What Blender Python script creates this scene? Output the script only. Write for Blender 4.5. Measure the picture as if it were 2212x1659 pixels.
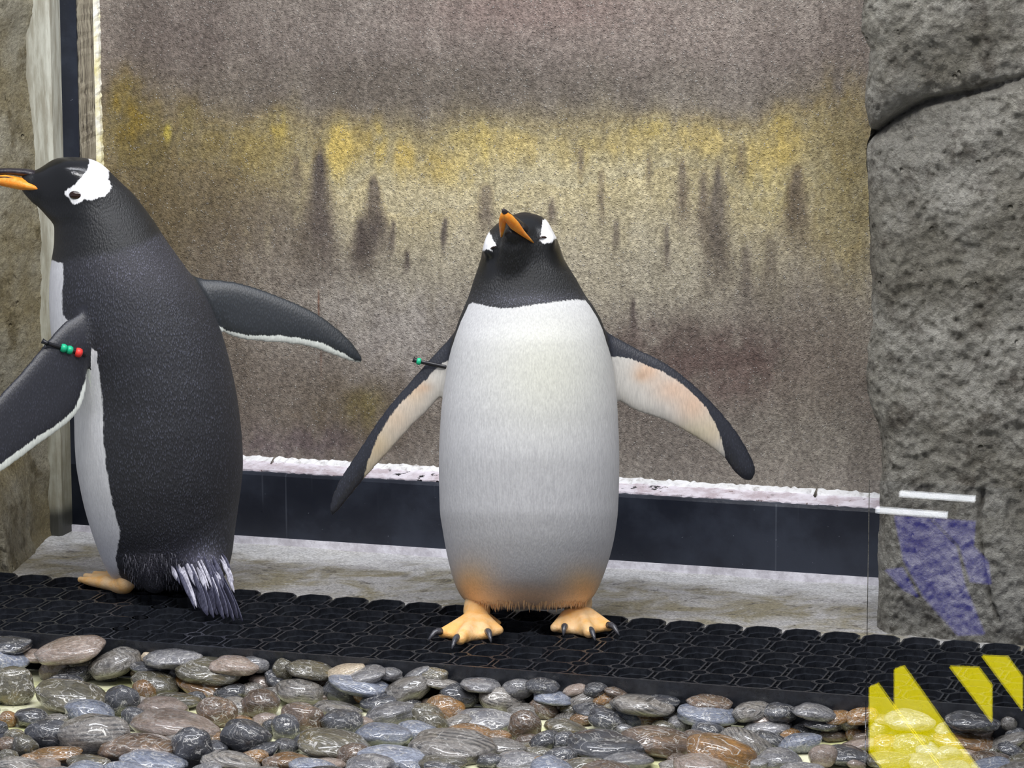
import bpy, bmesh, math, random
import numpy as np
from mathutils import Vector, Matrix, noise as mnoise

for o in list(bpy.data.objects):
    bpy.data.objects.remove(o, do_unlink=True)
SC = bpy.context.scene
COL = SC.collection
R_ = math.radians

# ------------------------------------------------------------------ camera
FPX, CX, CY = 7500.0, 1106.0, 829.5
PITCH, ROLL, CAMH = 0.173, 0.0023, 1.392
YAW = 0.3015                      # wall and mats are turned by this much
cp, sp = math.cos(PITCH), math.sin(PITCH)
cr, sr = math.cos(ROLL), math.sin(ROLL)
_R = np.array([[cr, sr, 0], [-sr, cr, 0], [0, 0, 1]]) @ np.array([[1, 0, 0], [0, -sp, -cp], [0, cp, -sp]])
RIGHT, DOWN, FWD = _R[0], _R[1], _R[2]
CAM = np.array([0.0, 0.0, CAMH])
cam = bpy.data.cameras.new('camera')
cam.sensor_width = 36.0
cam.lens = FPX / 2212.0 * 36.0
cam.clip_end = 100
camo = bpy.data.objects.new('camera', cam)
COL.objects.link(camo)
m = Matrix.Identity(4)
for i in range(3):
    m[i][0], m[i][1], m[i][2], m[i][3] = RIGHT[i], -DOWN[i], -FWD[i], CAM[i]
camo.matrix_world = m
SC.camera = camo

# ------------------------------------------------------------------ light
SC.view_settings.view_transform = 'Standard'
SC.view_settings.look = 'None'
SC.view_settings.exposure = 0.0
SC.view_settings.gamma = 1.0
SC.view_settings.use_curve_mapping = False
W = bpy.data.worlds.new('world')
SC.world = W
W.use_nodes = True
W.node_tree.nodes['Background'].inputs[0].default_value = (0.80, 0.84, 1.0, 1)
W.node_tree.nodes['Background'].inputs[1].default_value = 0.48

def area(name, loc, target, sx, sy, power, color=(1, 1, 1)):
    L = bpy.data.lights.new(name, 'AREA')
    L.shape = 'RECTANGLE'; L.size = sx; L.size_y = sy; L.energy = power; L.color = color
    o = bpy.data.objects.new(name, L)
    COL.objects.link(o)
    o.location = loc
    d = Vector(target) - Vector(loc)
    o.rotation_euler = d.to_track_quat('-Z', 'Y').to_euler()
    return o
area('ceiling_strip_front_offscreen', (0.0, 3.75, 2.85), (0.0, 5.8, 0.4), 2.8, 0.35, 60, (1.0, 0.98, 0.95))
area('ceiling_strip_rear_offscreen', (-0.2, 5.2, 2.7), (-0.2, 5.5, 0.0), 2.8, 0.25, 40, (0.93, 0.95, 1.0))
for ln, lx, ly in (('far_left', -1.1, 4.5), ('left', -0.55, 4.2), ('middle', 0.05, 4.6), ('right', 0.6, 4.25), ('far_right', 1.15, 4.6)):       # row of small ceiling spots
    area('ceiling_spot_' + ln + '_offscreen', (lx, ly, 2.35), (lx * .55, 5.4, 0.0), 0.07, 0.07, 4.5, (0.94, 0.95, 1.0))

# ------------------------------------------------------------------ geometry helpers
V1 = np.array([math.cos(YAW), -math.sin(YAW), 0.0])      # along the wall, to the right
NN = np.array([math.sin(YAW), math.cos(YAW), 0.0])       # into the wall
ZZ = np.array([0, 0, 1.0])

def ray(px, py):
    d = FWD + (px - CX) / FPX * RIGHT + (py - CY) / FPX * DOWN
    return d
def onz(px, py, z=0.0):
    d = ray(px, py)
    return CAM + d * ((z - CAMH) / d[2])
MB = onz(1200, 1327, 0.0)                                # on the back edge of the mats
def onwall(px, py, dep):
    """pixel on the vertical plane `dep` metres behind the mats' back edge -> (u, z)"""
    d = ray(px, py)
    t = (np.dot(MB, NN) + dep - np.dot(CAM, NN)) / np.dot(d, NN)
    p = CAM + d * t
    return float(np.dot(p - MB, V1)), float(p[2])
def wp(u, dep, z):
    return MB + u * V1 + dep * NN + z * ZZ
def srgb(r, g, b, k=1.0):
    def f(c):
        c /= 255.0
        return min(0.95, (c / 12.92 if c <= 0.04045 else ((c + 0.055) / 1.055) ** 2.4) * k)
    return (f(r), f(g), f(b), 1.0)
def srgb_np(a, k=1.0):
    a = np.asarray(a, float) / 255.0
    return np.clip(np.where(a <= 0.04045, a / 12.92, ((a + 0.055) / 1.055) ** 2.4) * k, 0, 0.95)

def mesh_obj(name, verts, faces, mat, parent=None, smooth=True, link=True):
    me = bpy.data.meshes.new(name)
    me.from_pydata([tuple(map(float, v)) for v in verts], [], [tuple(map(int, f)) for f in faces])
    me.update()
    if smooth:
        me.polygons.foreach_set('use_smooth', [True] * len(me.polygons))
    if mat: me.materials.append(mat)
    o = bpy.data.objects.new(name, me)
    COL.objects.link(o)
    if parent: o.parent = parent
    return o
def bm_obj(name, bm, mat, parent=None, smooth=False):
    me = bpy.data.meshes.new(name)
    bmesh.ops.recalc_face_normals(bm, faces=bm.faces)
    bm.to_mesh(me); bm.free()
    if smooth: me.polygons.foreach_set('use_smooth', [True] * len(me.polygons))
    if mat: me.materials.append(mat)
    o = bpy.data.objects.new(name, me)
    COL.objects.link(o)
    if parent: o.parent = parent
    return o
def tag(o, label=None, cat=None, group=None, kind=None):
    if label: o['label'] = label
    if cat: o['category'] = cat
    if group: o['group'] = group
    if kind: o['kind'] = kind
    return o
def localize(o, origin):
    """turn an object's axes along the wall and give it an origin of its own"""
    M_ = Matrix.Translation(Vector(origin)) @ Matrix.Rotation(-YAW, 4, 'Z')
    o.data.transform(M_.inverted()); o.matrix_world = M_
def empty(name, loc):
    o = bpy.data.objects.new(name, None)
    o.empty_display_size = 0.05
    COL.objects.link(o); o.location = loc
    return o
def tube(path, radii, n=10, cap=True, squash=None):
    """swept tube: path list of 3-vectors, radii list of r or (ra, rb); squash = normal of the flat side"""
    P = [np.asarray(p, float) for p in path]
    V, F = [], []
    for i, p in enumerate(P):
        t = P[min(i + 1, len(P) - 1)] - P[max(i - 1, 0)]
        t = t / (np.linalg.norm(t) + 1e-12)
        ref = np.asarray(squash if squash is not None else (0, 0, 1.0), float)
        a = np.cross(t, ref)
        if np.linalg.norm(a) < 1e-3: a = np.cross(t, (1.0, 0.2, 0))
        a /= np.linalg.norm(a); b = np.cross(a, t)
        r = radii[i]
        ra, rb = r if isinstance(r, tuple) else (r, r)
        for k in range(n):
            an = 2 * math.pi * k / n
            V.append(p + a * ra * math.cos(an) + b * rb * math.sin(an))
    for i in range(len(P) - 1):
        for k in range(n):
            k2 = (k + 1) % n
            F.append((i * n + k, i * n + k2, (i + 1) * n + k2, (i + 1) * n + k))
    if cap:
        F.append(tuple(range(n - 1, -1, -1)))
        F.append(tuple((len(P) - 1) * n + k for k in range(n)))
    return V, F

# ------------------------------------------------------------------ material helpers
class NT:
    def __init__(s, name):
        s.m = bpy.data.materials.new(name); s.m.use_nodes = True
        s.t = s.m.node_tree; s.b = s.t.nodes['Principled BSDF']
    def n(s, typ, **kw):
        nd = s.t.nodes.new(typ)
        for k, v in kw.items():
            if k.startswith('i_'):
                key = k[2:]
                nd.inputs[int(key) if key.isdigit() else key.replace('_', ' ')].default_value = v
            else: setattr(nd, k, v)
        return nd
    def l(s, a, b): s.t.links.new(a, b)
    def noise(s, vec, scale, detail=4, rough=0.6, dist=0.0):
        nd = s.n('ShaderNodeTexNoise'); nd.inputs['Scale'].default_value = scale
        nd.inputs['Detail'].default_value = detail; nd.inputs['Roughness'].default_value = rough
        nd.inputs['Distortion'].default_value = dist
        if vec is not None: s.l(vec, nd.inputs['Vector'])
        return nd.outputs['Fac']
    def coord(s, kind='Object', scale=(1, 1, 1)):
        tc = s.n('ShaderNodeTexCoord'); mp = s.n('ShaderNodeMapping')
        mp.inputs['Scale'].default_value = scale
        s.l(tc.outputs[kind], mp.inputs['Vector'])
        return mp.outputs['Vector']
    def ramp(s, fac, stops):
        nd = s.n('ShaderNodeValToRGB')
        e = nd.color_ramp.elements
        while len(e) < len(stops): e.new(0.5)
        for el, (p, c) in zip(e, stops):
            el.position = p; el.color = c if len(c) == 4 else (*c, 1)
        s.l(fac, nd.inputs['Fac'])
        return nd.outputs['Color']
    def mr(s, v, a, b, c=0.0, d=1.0, smooth=False):
        nd = s.n('ShaderNodeMapRange')
        if smooth: nd.interpolation_type = 'SMOOTHSTEP'
        s.l(v, nd.inputs[0])
        for i, x in zip((1, 2, 3, 4), (a, b, c, d)): nd.inputs[i].default_value = x
        return nd.outputs[0]
    def math(s, op, a, b=None):
        nd = s.n('ShaderNodeMath', operation=op)
        for i, x in enumerate((a, b)):
            if x is None: continue
            if isinstance(x, (int, float)): nd.inputs[i].default_value = x
            else: s.l(x, nd.inputs[i])
        return nd.outputs[0]
    def mix(s, fac, a, b, mode='MIX'):
        nd = s.n('ShaderNodeMix', data_type='RGBA', blend_type=mode)
        for key, x in ((0, fac), (6, a), (7, b)):
            if isinstance(x, (int, float)): nd.inputs[key].default_value = x
            elif isinstance(x, tuple): nd.inputs[key].default_value = x if len(x) == 4 else (*x, 1)
            else: s.l(x, nd.inputs[key])
        return nd.outputs[2]
    def attr(s, name, out='Fac'):
        nd = s.n('ShaderNodeAttribute', attribute_name=name)
        return nd.outputs[out]
    def bump(s, h, strength=0.5, dist=0.002, prev=None):
        nd = s.n('ShaderNodeBump'); nd.inputs['Strength'].default_value = strength
        nd.inputs['Distance'].default_value = dist
        s.l(h, nd.inputs['Height'])
        if prev is not None: s.l(prev, nd.inputs['Normal'])
        return nd.outputs['Normal']
    def set(s, **kw):
        for k, v in kw.items():
            inp = s.b.inputs[k.replace('_', ' ')]
            if isinstance(v, (int, float)): inp.default_value = v
            elif isinstance(v, tuple): inp.default_value = v if len(v) == len(inp.default_value) else (*v, 1)
            else: s.l(v, inp)
        return s.m

def mat_rock(name, c1, c2, c3, seed=0.0, grain=1.0):
    t = NT(name); v = t.coord('Object')
    mp = t.n('ShaderNodeMapping'); mp.inputs['Location'].default_value = (seed, seed * .7, seed * .3)
    t.l(v, mp.inputs['Vector']); v = mp.outputs['Vector']
    big = t.noise(v, 4.5, 5, 0.6)
    mid = t.noise(v, 16, 5, 0.65)
    fine = t.noise(v, 130, 6, 0.75)
    med = t.noise(v, 60, 5, 0.7)
    c = t.mix(t.mr(big, .38, .62, smooth=True), c1, c2)
    c = t.mix(t.mr(mid, .52, .70, 0, .8, True), c, c3)
    vo = t.n('ShaderNodeVectorMath', operation='ADD'); vo.inputs[1].default_value = (5.3, 2.1, 8.7); t.l(v, vo.inputs[0])
    c = t.mix(t.mr(t.noise(vo.outputs[0], 120, 6, .75), .30, .72), t.mix(1.0, c, (.55, .54, .53, 1), 'MULTIPLY'), t.mix(1.0, c, (1.25, 1.25, 1.23, 1), 'MULTIPLY'))
    pit = t.n('ShaderNodeTexVoronoi'); pit.inputs['Scale'].default_value = 34; t.l(v, pit.inputs['Vector'])
    pm = t.math('MULTIPLY', t.mr(pit.outputs['Distance'], .05, .17, 1, 0, True), t.mr(t.noise(v, 9, 3), .52, .6, 0, 1, True))
    h = t.math('ADD', t.math('MULTIPLY', med, .8), t.math('MULTIPLY', fine, .6))
    h = t.math('SUBTRACT', h, t.math('MULTIPLY', pm, 1.4))
    nb = t.bump(h, 1.0, 0.022 * grain)
    return t.set(Base_Color=c, Roughness=t.mr(fine, .3, .7, .75, .45), Normal=nb, Specular_IOR_Level=.35)

def mat_simple(name, col, rough=.5, spec=.5, nscale=0, ncol=None, bump=0, bscale=100, stretch=(1, 1, 1), metallic=0.0, coat=0.0, lo=.35, hi=.65):
    t = NT(name)
    kw = dict(Base_Color=col, Roughness=rough, Specular_IOR_Level=spec, Metallic=metallic)
    v = t.coord('Object', stretch)
    if nscale:
        kw['Base_Color'] = t.mix(t.mr(t.noise(v, nscale, 6, .7), lo, hi, smooth=True), col, ncol)
    if bump:
        kw['Normal'] = t.bump(t.noise(v, bscale, 4), 1.0, bump)
    if coat: kw['Coat_Weight'] = coat; kw['Coat_Roughness'] = .08
    return t.set(**kw)

# =================================================================== STRUCTURE
DF = onwall(1200, 1217, 0)[0]
_p = onz(1200, 1217, -0.005)
DF = float(np.dot(_p - MB, NN))             # front of the black frame behind the mats
DP = DF + 0.065                             # face of the stained panel
LEDGE_Z = -0.006


# ---- stained panel (wall_back): painted grid with stains of their own shape
def build_panel():
    x0, x1, y0, y1 = 150, 2000, -260, 1045
    NX, NY = 463, 327
    uL, uR = onwall(206, 170, DP)[0], onwall(1985, 600, DP)[0]
    zT, zB = onwall(1100, -420, DP)[1], 0.120
    us = np.linspace(uL, uR, NX); zs = np.linspace(zB, zT, NY)
    U, Z = np.meshgrid(us, zs, indexing='ij')
    P = MB + U[..., None] * V1 + DP * NN + Z[..., None] * ZZ
    q = P - CAM
    c = q @ _R.T
    X = CX + FPX * c[..., 0] / c[..., 2]; Y = CY + FPX * c[..., 1] / c[..., 2]
    rng = np.random.RandomState(3)
    def vnoise(sx, sy, seed):
        r = np.random.RandomState(seed)
        gx = (X + 500) / sx; gy = (Y + 900) / sy
        G = r.rand(int(gx.max()) + 3, int(gy.max()) + 3)
        ix = gx.astype(int); iy = gy.astype(int); fx = gx - ix; fy = gy - iy
        fx = fx * fx * (3 - 2 * fx); fy = fy * fy * (3 - 2 * fy)
        return (G[ix, iy] * (1 - fx) + G[ix + 1, iy] * fx) * (1 - fy) + (G[ix, iy + 1] * (1 - fx) + G[ix + 1, iy + 1] * fx) * fy
    def fbm(sx, sy, seed):
        return (vnoise(sx, sy, seed) + .5 * vnoise(sx / 2, sy / 2, seed + 1) + .25 * vnoise(sx / 4, sy / 4, seed + 2)) / 1.75
    ys = [-300, 0, 130, 210, 260, 330, 420, 520, 600, 680, 760, 860, 940, 1040]
    cs = [(112, 104, 103), (118, 109, 106), (113, 103, 100), (112, 103, 97), (126, 115, 96), (146, 132, 100), (152, 141, 115), (147, 138, 122),
          (143, 135, 125), (132, 124, 119), (122, 113, 108), (112, 103, 99), (116, 108, 104), (124, 117, 113)]
    Yw = Y + (fbm(60, 200, 5) - .5) * 120
    base = np.stack([np.interp(Yw, ys, [k[i] for k in cs]) for i in range(3)], -1)
    def blend(col, a):
        nonlocal base
        a = np.clip(a, 0, 1)[..., None]
        base = base * (1 - a) + np.array(col, float) * a
    def blob(x, y, rx, ry, col, al, nz=.9, seed=0):
        e = ((X - x) / rx) ** 2 + ((Y - y) / ry) ** 2
        w = np.exp(-e * 1.1) * (1 + nz * 2.2 * (fbm(22, 40, 40 + seed) - .5))
        blend(col, al * np.clip(w * 1.25, 0, 1))
    # broad tone
    blob(330, 560, 230, 330, (96, 84, 70), .75, .5, 1)
    blob(560, 820, 260, 170, (106, 96, 90), .6, .5, 2)
    blob(1300, 60, 420, 110, (136, 124, 121), .5, .4, 3)
    blob(1150, 15, 240, 60, (130, 110, 108), .5, .4, 3)
    blob(560, 60, 160, 120, (126, 116, 112), .4, .4, 4)
    blob(400, 60, 120, 120, (97, 86, 84), .5, .4, 5)
    blob(900, 180, 420, 60, (98, 90, 84), .6, .5, 6)
    blob(1500, 200, 330, 60, (108, 101, 97), .5, .5, 7)
    # pale lime runs
    blob(1270, 420, 330, 120, (188, 175, 142), .75, .8, 8)
    blob(800, 440, 110, 120, (190, 178, 150), .7, .8, 9)
    blob(950, 430, 150, 70, (188, 170, 130), .6, .8, 10)
    blob(1180, 560, 280, 130, (170, 160, 144), .65, .8, 11)
    blob(1600, 480, 200, 120, (165, 152, 124), .55, .8, 12)
    blob(640, 640, 160, 110, (160, 153, 152), .6, .8, 13)
    blob(860, 730, 130, 110, (158, 151, 153), .6, .8, 14)
    blob(1480, 560, 160, 120, (158, 150, 138), .5, .8, 15)
    blob(1750, 760, 120, 200, (122, 112, 104), .5, .6, 16)
    blob(1750, 960, 160, 90, (134, 128, 122), .5, .6, 17)
    # yellow algae
    yel = [(278, 240, 40, 75, (150, 118, 18), .95), (300, 310, 90, 90, (132, 108, 34), .7), (362, 284, 9, 22, (214, 188, 48), 1), (405, 270, 30, 60, (140, 116, 40), .6),
           (500, 320, 120, 50, (150, 124, 52), .65), (598, 272, 24, 40, (196, 166, 56), .9), (560, 340, 60, 60, (158, 134, 66), .6), (735, 325, 34, 62, (222, 188, 84), 1), (770, 300, 60, 40, (190, 158, 72), .7),
           (818, 310, 18, 46, (206, 170, 58), .95), (872, 345, 28, 50, (196, 162, 70), .85), (935, 355, 40, 42, (168, 138, 58), .8), (1000, 370, 60, 45, (202, 174, 96), .7),
           (1030, 290, 55, 30, (190, 164, 84), .8), (1046, 330, 16, 40, (206, 178, 84), .7), (1120, 320, 60, 45, (186, 160, 92), .75), (1230, 330, 60, 50, (176, 154, 96), .6), (1340, 320, 60, 45, (184, 160, 96), .6),
           (1410, 276, 60, 28, (196, 170, 88), .8), (1520, 300, 70, 40, (190, 162, 86), .75), (1640, 380, 50, 80, (190, 166, 92), .75), (1690, 300, 40, 60, (196, 166, 76), .85), (1740, 270, 60, 60, (160, 138, 82), .6),
           (1820, 300, 70, 130, (136, 118, 74), .85), (1810, 460, 60, 120, (150, 130, 78), .7), (1600, 330, 60, 40, (184, 158, 90), .6), (1860, 420, 30, 200, (122, 108, 72), .6), (1680, 420, 40, 50, (186, 164, 96), .6)]
    for i, (x, y, rx, ry, c_, a) in enumerate(yel): blob(x, y, rx * .85, ry * .9, c_, a * .72, 1.5, 20 + i)
    for (x, y, rx, ry) in ((800, 330, 90, 35), (1060, 305, 110, 30), (1440, 300, 120, 32), (1680, 320, 70, 55), (600, 285, 60, 35), (1250, 330, 110, 30), (930, 350, 80, 35)):
        blob(x, y, rx, ry, (200, 170, 84), .22, 1.6, x)
    # dark runs widening downward
    def drip(x, ya, yb, w0, w1, col, al):
        t = (Y - ya) / (yb - ya)
        w = w0 + (w1 - w0) * np.clip(t, 0, 1)
        a = np.clip(1.25 - np.abs(X - x + (fbm(30, 60, int(x)) - .5) * 14) / w, 0, 1) * np.clip(t * 8, 0, 1) * np.clip((1 - t) * 2.2, 0, 1)
        blend(np.array(col) * .9, al * a * (.8 + .7 * fbm(10, 30, int(x) + 3)))
    dk = (92, 82, 79)
    for d in ((690, 305, 640, 9, 60, dk, 1.0), (808, 370, 590, 7, 52, dk, 1.0), (1050, 392, 520, 12, 22, (128, 116, 106), 1), (1190, 420, 500, 7, 14, (128, 116, 106), 1), (780, 460, 620, 12, 40, dk, .8),
              (1255, 315, 400, 7, 9, (120, 108, 96), .9), (1300, 360, 500, 7, 12, (128, 116, 104), .8), (960, 465, 560, 6, 9, dk, .8), (880, 540, 600, 5, 9, dk, .8), (848, 470, 560, 5, 10, dk, .7), (1370, 640, 760, 6, 9, dk, .95),
              (1475, 335, 520, 8, 26, (118, 106, 96), .8), (1548, 335, 700, 8, 60, (112, 102, 94), .85), (1520, 360, 560, 8, 30, (118, 106, 96), .7), (1722, 345, 560, 10, 48, (116, 103, 88), .9), (1440, 480, 600, 6, 12, (116, 106, 98), .8),
              (1660, 500, 720, 8, 40, (118, 108, 98), .6), (1400, 330, 420, 6, 10, (124, 112, 98), .7), (1610, 520, 700, 10, 30, (112, 102, 96), .6), (1600, 300, 420, 8, 18, (120, 108, 94), .6), (1330, 470, 560, 6, 10, (120, 110, 100), .8), (640, 330, 430, 8, 18, (110, 98, 84), .7)):
        drip(*d)
    blob(1480, 760, 220, 60, (92, 79, 76), .75, 1.2, 60)
    blob(1560, 800, 120, 60, (96, 76, 74), .5, 1.2, 61)
    blob(760, 900, 130, 80, (88, 76, 62), .7, 1.0, 62)
    blob(790, 880, 40, 40, (106, 94, 50), .6, 1.0, 63)
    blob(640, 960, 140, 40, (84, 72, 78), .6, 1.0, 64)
    blob(480, 450, 130, 90, (100, 86, 66), .5, 1.0, 65)
    blob(560, 540, 160, 120, (98, 87, 80), .55, 1.0, 66)
    drip(690, 620, 830, 2, 2, (120, 86, 72), .8)
    blob(330, 420, 140, 130, (96, 82, 56), .5, .8, 71)
    blob(850, 420, 130, 60, (206, 190, 156), .22, 1.2, 72)
    blob(1240, 400, 220, 60, (204, 188, 150), .25, 1.2, 73)
    base += ((fbm(8, 14, 90) - .5) * 26 + (fbm(40, 160, 91) - .5) * 22)[..., None]
    # geometry: slightly uneven cast surface
    dd = (fbm(120, 120, 80) - .5) * .006 + (fbm(14, 14, 81) - .5) * .0022
    P = P + dd[..., None] * NN
    # ragged lower edge
    P[:, 0, 2] += (np.convolve(rng.rand(NX), [.3, .4, .3], 'same') - .5) * .014
    idx = np.arange(NX * NY).reshape(NX, NY)
    F = np.stack([idx[:-1, :-1], idx[1:, :-1], idx[1:, 1:], idx[:-1, 1:]], -1).reshape(-1, 4)
    t = NT('stained_panel')
    v = t.coord('Object')
    colr = t.attr('tint', 'Color')
    g1 = t.noise(v, 170, 5, .7); g2 = t.noise(v, 420, 3, .6)
    vor = t.n('ShaderNodeTexVoronoi'); vor.inputs['Scale'].default_value = 185; t.l(v, vor.inputs['Vector'])
    grit = t.math('ADD', t.math('MULTIPLY', g1, .7), t.math('MULTIPLY', g2, .4))
    vo = t.n('ShaderNodeVectorMath', operation='ADD'); vo.inputs[1].default_value = (5.3, 2.1, 8.7); t.l(v, vo.inputs[0])
    cc = t.mix(t.mr(t.noise(vo.outputs[0], 150, 5, .7), .34, .68), t.mix(1.0, colr, (.52, .51, .50, 1), 'MULTIPLY'), t.mix(1.0, colr, (1.42, 1.42, 1.40, 1), 'MULTIPLY'))
    glints = t.math('MULTIPLY', t.mr(vor.outputs['Distance'], .12, .28, 1, 0, True), t.mr(t.noise(v, 60, 3), .46, .60, 0, .75, True))
    cc = t.mix(glints, cc, (.62, .60, .56, 1))  # pale specks painted in as glints on the grit
    # fine pale scratches
    v2 = t.coord('Object', (26, 26, 200))
    scr = t.math('MULTIPLY', t.mr(t.noise(v2, 3.0, 2, .5, 2.5), .675, .70, 0, .35, True), t.mr(t.noise(v, 7, 2), .5, .6, 0, 1, True))
    cc = t.mix(scr, cc, (.6, .58, .57, 1))
    nb = t.bump(t.math('ADD', grit, t.math('MULTIPLY', t.mr(vor.outputs['Distance'], 0, .3, 1, 0), .35)), 1.0, .007)
    mt = t.set(Base_Color=cc, Roughness=t.mr(g1, .3, .7, .65, .3), Normal=nb, Specular_IOR_Level=.45)
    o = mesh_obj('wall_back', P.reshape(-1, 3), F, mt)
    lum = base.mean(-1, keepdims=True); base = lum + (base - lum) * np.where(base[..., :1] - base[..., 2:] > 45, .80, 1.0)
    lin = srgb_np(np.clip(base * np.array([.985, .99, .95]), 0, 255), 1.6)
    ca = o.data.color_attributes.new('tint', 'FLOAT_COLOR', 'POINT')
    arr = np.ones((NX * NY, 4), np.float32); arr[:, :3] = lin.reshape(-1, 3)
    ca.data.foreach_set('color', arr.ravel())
    sm = o.modifiers.new('thickness', 'SOLIDIFY'); sm.thickness = .03; sm.offset = -1
    tag(o, 'grey cast panel streaked with yellow algae and dark drips behind the penguins', kind='structure')
    # small studs of grit standing on the panel
    return o
build_panel()

def prism(name, prof, u0, u1, mat, seg=1, wob=None):
    """profile [(dep, z)...] swept along the wall from u0 to u1"""
    V, F = [], []
    n = len(prof)
    for i in range(seg + 1):
        u = u0 + (u1 - u0) * i / seg
        for k, (d, z) in enumerate(prof):
            w = wob(i, k) if wob else (0, 0)
            V.append(wp(u, d + w[0], z + w[1]))
    for i in range(seg):
        for k in range(n):
            k2 = (k + 1) % n
            F.append((i * n + k, (i + 1) * n + k, (i + 1) * n + k2, i * n + k2))
    F.append(tuple(range(n))); F.append(tuple(seg * n + k for k in range(n - 1, -1, -1)))
    return mesh_obj(name, V, F, mat, smooth=False)
def post(name, prof, z0, z1, mat, seg=1, wob=None):
    """profile [(u, dep)...] swept upward"""
    V, F = [], []
    n = len(prof)
    for i in range(seg + 1):
        z = z0 + (z1 - z0) * i / seg
        for k, (u, d) in enumerate(prof):
            w = wob(i, k) if wob else (0, 0)
            V.append(wp(u + w[0], d + w[1], z))
    for i in range(seg):
        for k in range(n):
            k2 = (k + 1) % n
            F.append((i * n + k, i * n + k2, (i + 1) * n + k2, (i + 1) * n + k))
    F.append(tuple(range(n - 1, -1, -1))); F.append(tuple(seg * n + k for k in range(n)))
    return mesh_obj(name, V, F, mat, smooth=False)

# ---- black frame, sill, trims
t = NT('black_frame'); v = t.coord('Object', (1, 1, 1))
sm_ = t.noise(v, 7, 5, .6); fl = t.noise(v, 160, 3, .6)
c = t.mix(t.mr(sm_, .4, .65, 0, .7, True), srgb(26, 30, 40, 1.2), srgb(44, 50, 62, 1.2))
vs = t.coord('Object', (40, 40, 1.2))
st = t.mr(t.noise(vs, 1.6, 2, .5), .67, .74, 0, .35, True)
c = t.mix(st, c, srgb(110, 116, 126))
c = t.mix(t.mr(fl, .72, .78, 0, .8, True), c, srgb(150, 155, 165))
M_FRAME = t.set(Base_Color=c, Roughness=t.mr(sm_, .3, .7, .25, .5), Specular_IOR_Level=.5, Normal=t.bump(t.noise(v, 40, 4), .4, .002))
t = NT('peeling_sill_paint'); v = t.coord('Object')
a_ = t.noise(v, 24, 5, .7); b_ = t.noise(v, 90, 5, .75)
c = t.mix(t.mr(a_, .4, .65, smooth=True), srgb(228, 222, 230, 1.1), srgb(188, 174, 180, 1.1))
c = t.mix(t.mr(b_, .60, .66, 0, 1, True), c, srgb(120, 100, 96))
c = t.mix(t.math('MULTIPLY', t.mr(t.noise(v, 45, 4, .6), .60, .63, 0, 1, True), t.mr(t.noise(v, 5, 2), .48, .55)), c, srgb(25, 25, 32))
M_SILL = t.set(Base_Color=c, Roughness=.35, Normal=t.bump(b_, .6, .003))
M_WHITE = mat_simple('white_paint', srgb(232, 230, 236, 1.1), .4, .5, 30, srgb(190, 186, 192, 1.1), .0015, 120)
M_CAULK = mat_simple('caulk', srgb(226, 226, 226, 1.1), .45, .5, 60, srgb(180, 176, 172), .002, 90, lo=.5, hi=.7)
M_CAULKY = mat_simple('yellowed_caulk', srgb(224, 214, 158, 1.15), .5, .4, 20, srgb(236, 234, 224, 1.1), .002, 90)
t = NT('weathered_wood'); v = t.coord('Object', (60, 60, 3)); v1_ = t.coord('Object')
g = t.noise(v, 3.2, 6, .7)
c = t.mix(t.mr(g, .35, .6, smooth=True), srgb(92, 84, 72, 1.2), srgb(160, 152, 132, 1.2))
c = t.mix(t.mr(t.noise(v, 6, 4, .7), .56, .62, 0, .9, True), c, srgb(54, 48, 42))
M_WOOD = t.set(Base_Color=c, Roughness=.7, Normal=t.bump(g, .7, .004))
t = NT('painted_board'); v = t.coord('Object', (30, 30, 4)); v1_ = t.coord('Object')
g = t.noise(v, 3, 5, .65)
c = t.mix(t.mr(g, .35, .65, smooth=True), srgb(186, 186, 172, 1.15), srgb(150, 146, 130, 1.15))
zsep = t.n('ShaderNodeSeparateXYZ'); tcg = t.n('ShaderNodeTexCoord'); t.l(tcg.outputs['Object'], zsep.inputs[0])
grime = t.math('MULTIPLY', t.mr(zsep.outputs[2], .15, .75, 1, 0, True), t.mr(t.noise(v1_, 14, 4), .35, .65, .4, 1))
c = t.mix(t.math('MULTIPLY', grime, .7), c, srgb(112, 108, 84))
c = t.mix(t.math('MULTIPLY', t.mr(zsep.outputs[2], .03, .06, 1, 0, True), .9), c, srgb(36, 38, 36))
M_BOARD = t.set(Base_Color=c, Roughness=.55, Normal=t.bump(g, .5, .003))

def uu(px, py, dep): return onwall(px, py, dep)[0]
uBL = uu(118, 170, DF); uBR = uu(167, 170, DF); uWR = uu(206, 170, DF + .05); uR = uu(1985, 1100, DF)
HF = onwall(1200, 1056, DF)[1]
HT = onwall(1200, 1026, DP)[1]
ZTOP = onwall(100, -420, DF)[1]
rng = random.Random(4)
# bottom rail, rounded front edge
prof = [(DF, .008), (DF, HF - .008), (DF + .002, HF - .003), (DF + .006, HF), (DF + .08, HF), (DF + .08, .008)]
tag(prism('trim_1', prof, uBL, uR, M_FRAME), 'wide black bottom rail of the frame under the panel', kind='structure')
tag(prism('trim_2', [(DF - .004, LEDGE_Z - .01), (DF - .004, .008), (DF + .08, .008), (DF + .08, LEDGE_Z - .01)], uBL, uR, M_WHITE), 'thin white strip under the black rail', kind='structure')
jit = [[(rng.uniform(-.0012, .0012), rng.uniform(-.0012, .0012)) for _ in range(6)] for _ in range(161)]
tag(prism('trim_3', [(DF + .004, HF - .004), (DF + .004, HF + .001), (DF + .055, HT - .004), (DF + .09, HT - .004), (DF + .09, HF - .004)], uBR, uR, M_SILL, 160, lambda i, k: jit[i][k]), 'sloping sill with peeling lavender white paint', kind='structure')
jit2 = [[(rng.uniform(-.0015, .0015), rng.uniform(-.0022, .0022)) for _ in range(6)] for _ in range(241)]
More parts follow.
